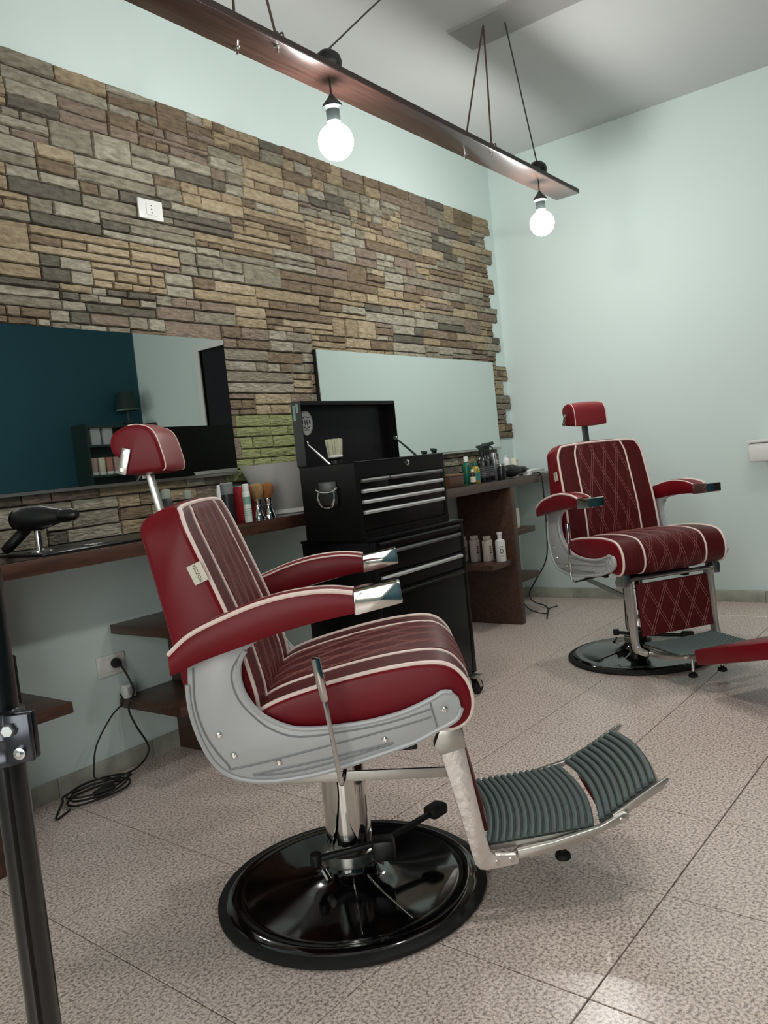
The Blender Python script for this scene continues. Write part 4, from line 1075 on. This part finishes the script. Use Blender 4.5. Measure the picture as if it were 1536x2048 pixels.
# ================================================================== SEEN IN THE LEFT MIRROR
un = thing('display_unit', (4.70, Y0, 0), 0, 'dark product display unit against the teal wall, seen in the left mirror', 'shelf unit')
UW, UD, UH = .40, .24, 1.70
b = MB(); b.box(-UW, -UW+.02, .0005, UD, 0, UH); b.box(UW-.02, UW, .0005, UD, 0, UH); b.box(-UW+.02, UW-.02, .0005, .012, 0, UH)
b.build('carcass', DKGREEN, un, 0)
shz = [.05, .45, .85, 1.215, 1.50, UH-.02]
for z_ in shz: MB().box(-UW+.0205, UW-.0205, .0125, UD, z_-.02, z_).build('shelf_board', DKGREEN, un, 0)
cols = [mat('rose_pack', (190, 160, 150), .5), CREAM, mat('red_cream_pack', (190, 130, 110), .5), mat('rose_pack'), mat('brown_pack', (150, 120, 100), .5), CREAM, mat('rose_pack'), mat('brown_pack'), CREAM]
names = ['cream', 'pale', 'reddish', 'rose', 'brown', 'light', 'pinkish', 'tan', 'ivory']
ordn = ['first', 'second', 'third', 'fourth', 'fifth', 'sixth', 'seventh', 'eighth', 'ninth']
for k in range(8):
    x = 4.70-UW+.09+k*.083
    t = thing('product_tube', (x, Y0+.16, 1.2153), 0, '%s product tube, %s in the lower shelf row seen in the left mirror' % (names[k], ordn[k]), 'product tube', None)
    MB().rbox(-.030, .030, -.022, .022, 0, .03, .004).build('cap', WHITEP, t)
    MB().prism([(-.028, .0305), (.028, .0305), (.033, .165), (-.033, .165)], -.018, .018, .004).build('tube', cols[k], t)
for k in range(5):
    x = 4.70-UW+.13+k*.135
    t = thing('product_jar', (x, Y0+.16, 1.5003), 0, 'pale product pack, %s in the upper shelf row seen in the left mirror' % ordn[k], 'product pack', None)
    hh = .15 if k < 2 else .08
    MB().rbox(-.052, .052, -.03, .03, 0, hh, .006).build('pack', mat('pack_grey', (180, 182, 184), .4) if k < 2 else CREAM, t)
    MB().rbox(-.054, .054, -.032, .032, hh+.0005, hh+.016, .004).build('pack_lid', WHITEP, t)
lp = thing('table_lamp', (4.86, Y0+.13, UH), 0, 'table lamp with dark green shade on the display unit, seen in the mirror', 'table lamp')
MB().lathe([(0, .0003), (.06, .0003), (.06, .012), (.02, .022), (.012, .06), (.02, .09), (.012, .12), (.008, .16), (0, .16)], 24).build('lamp_base', DKGREEN, lp)
MB().lathe([(.105, .13), (.107, .13), (.082, .31), (.080, .31)], 32).build('lamp_shade', mat('green_fabric', (16, 40, 34), .8), lp)
MB().lathe([(.1072, .128), (.109, .128), (.108, .137), (.1065, .137)], 32).build('shade_trim', mat('pale_green_trim', (96, 128, 112), .7), lp)
rc = thing('reception_counter', (4.36, -.05, 0), 0, 'tall black reception counter seen in the left mirror', 'counter')
MB().rbox(-.38, .30, -.20, .14, 0, 1.455, .004).build('body', mat('counter_black', (16, 16, 17), .5), rc)
MB().rbox(-.39, .31, -.21, .15, 1.4555, 1.478, .004).build('counter_top', mat('counter_top_grey', (44, 44, 46), .4), rc)

GROUPS = {'barber_chair': 'red barber chairs', 'wall_mirror': 'wall mirrors over the worktop', 'support_panel': 'upright panels under the worktop', 'shelf': 'short shelves under the worktop', 'pendant_lamp': 'bulbs hung under the planks', 'hanging_plank': 'hanging planks', 'product_bottle': 'bottles on the short shelf', 'shaving_brush': 'shaving brushes', 'spray_bottle': 'black spray bottles on the right worktop', 'folded_towel': 'folded towels', 'product_tube': 'tubes on the display unit', 'product_jar': 'packs on the display unit', 'wall_socket': 'wall sockets', 'hair_dryer': 'hair dryers on the worktop', 'spray_can': 'spray cans behind the near chair'}
for o in COL.objects:
    if o.parent is None and 'category' in o:
        g = GROUPS.get(o.name.split('.')[0])
        if g: o['group'] = g
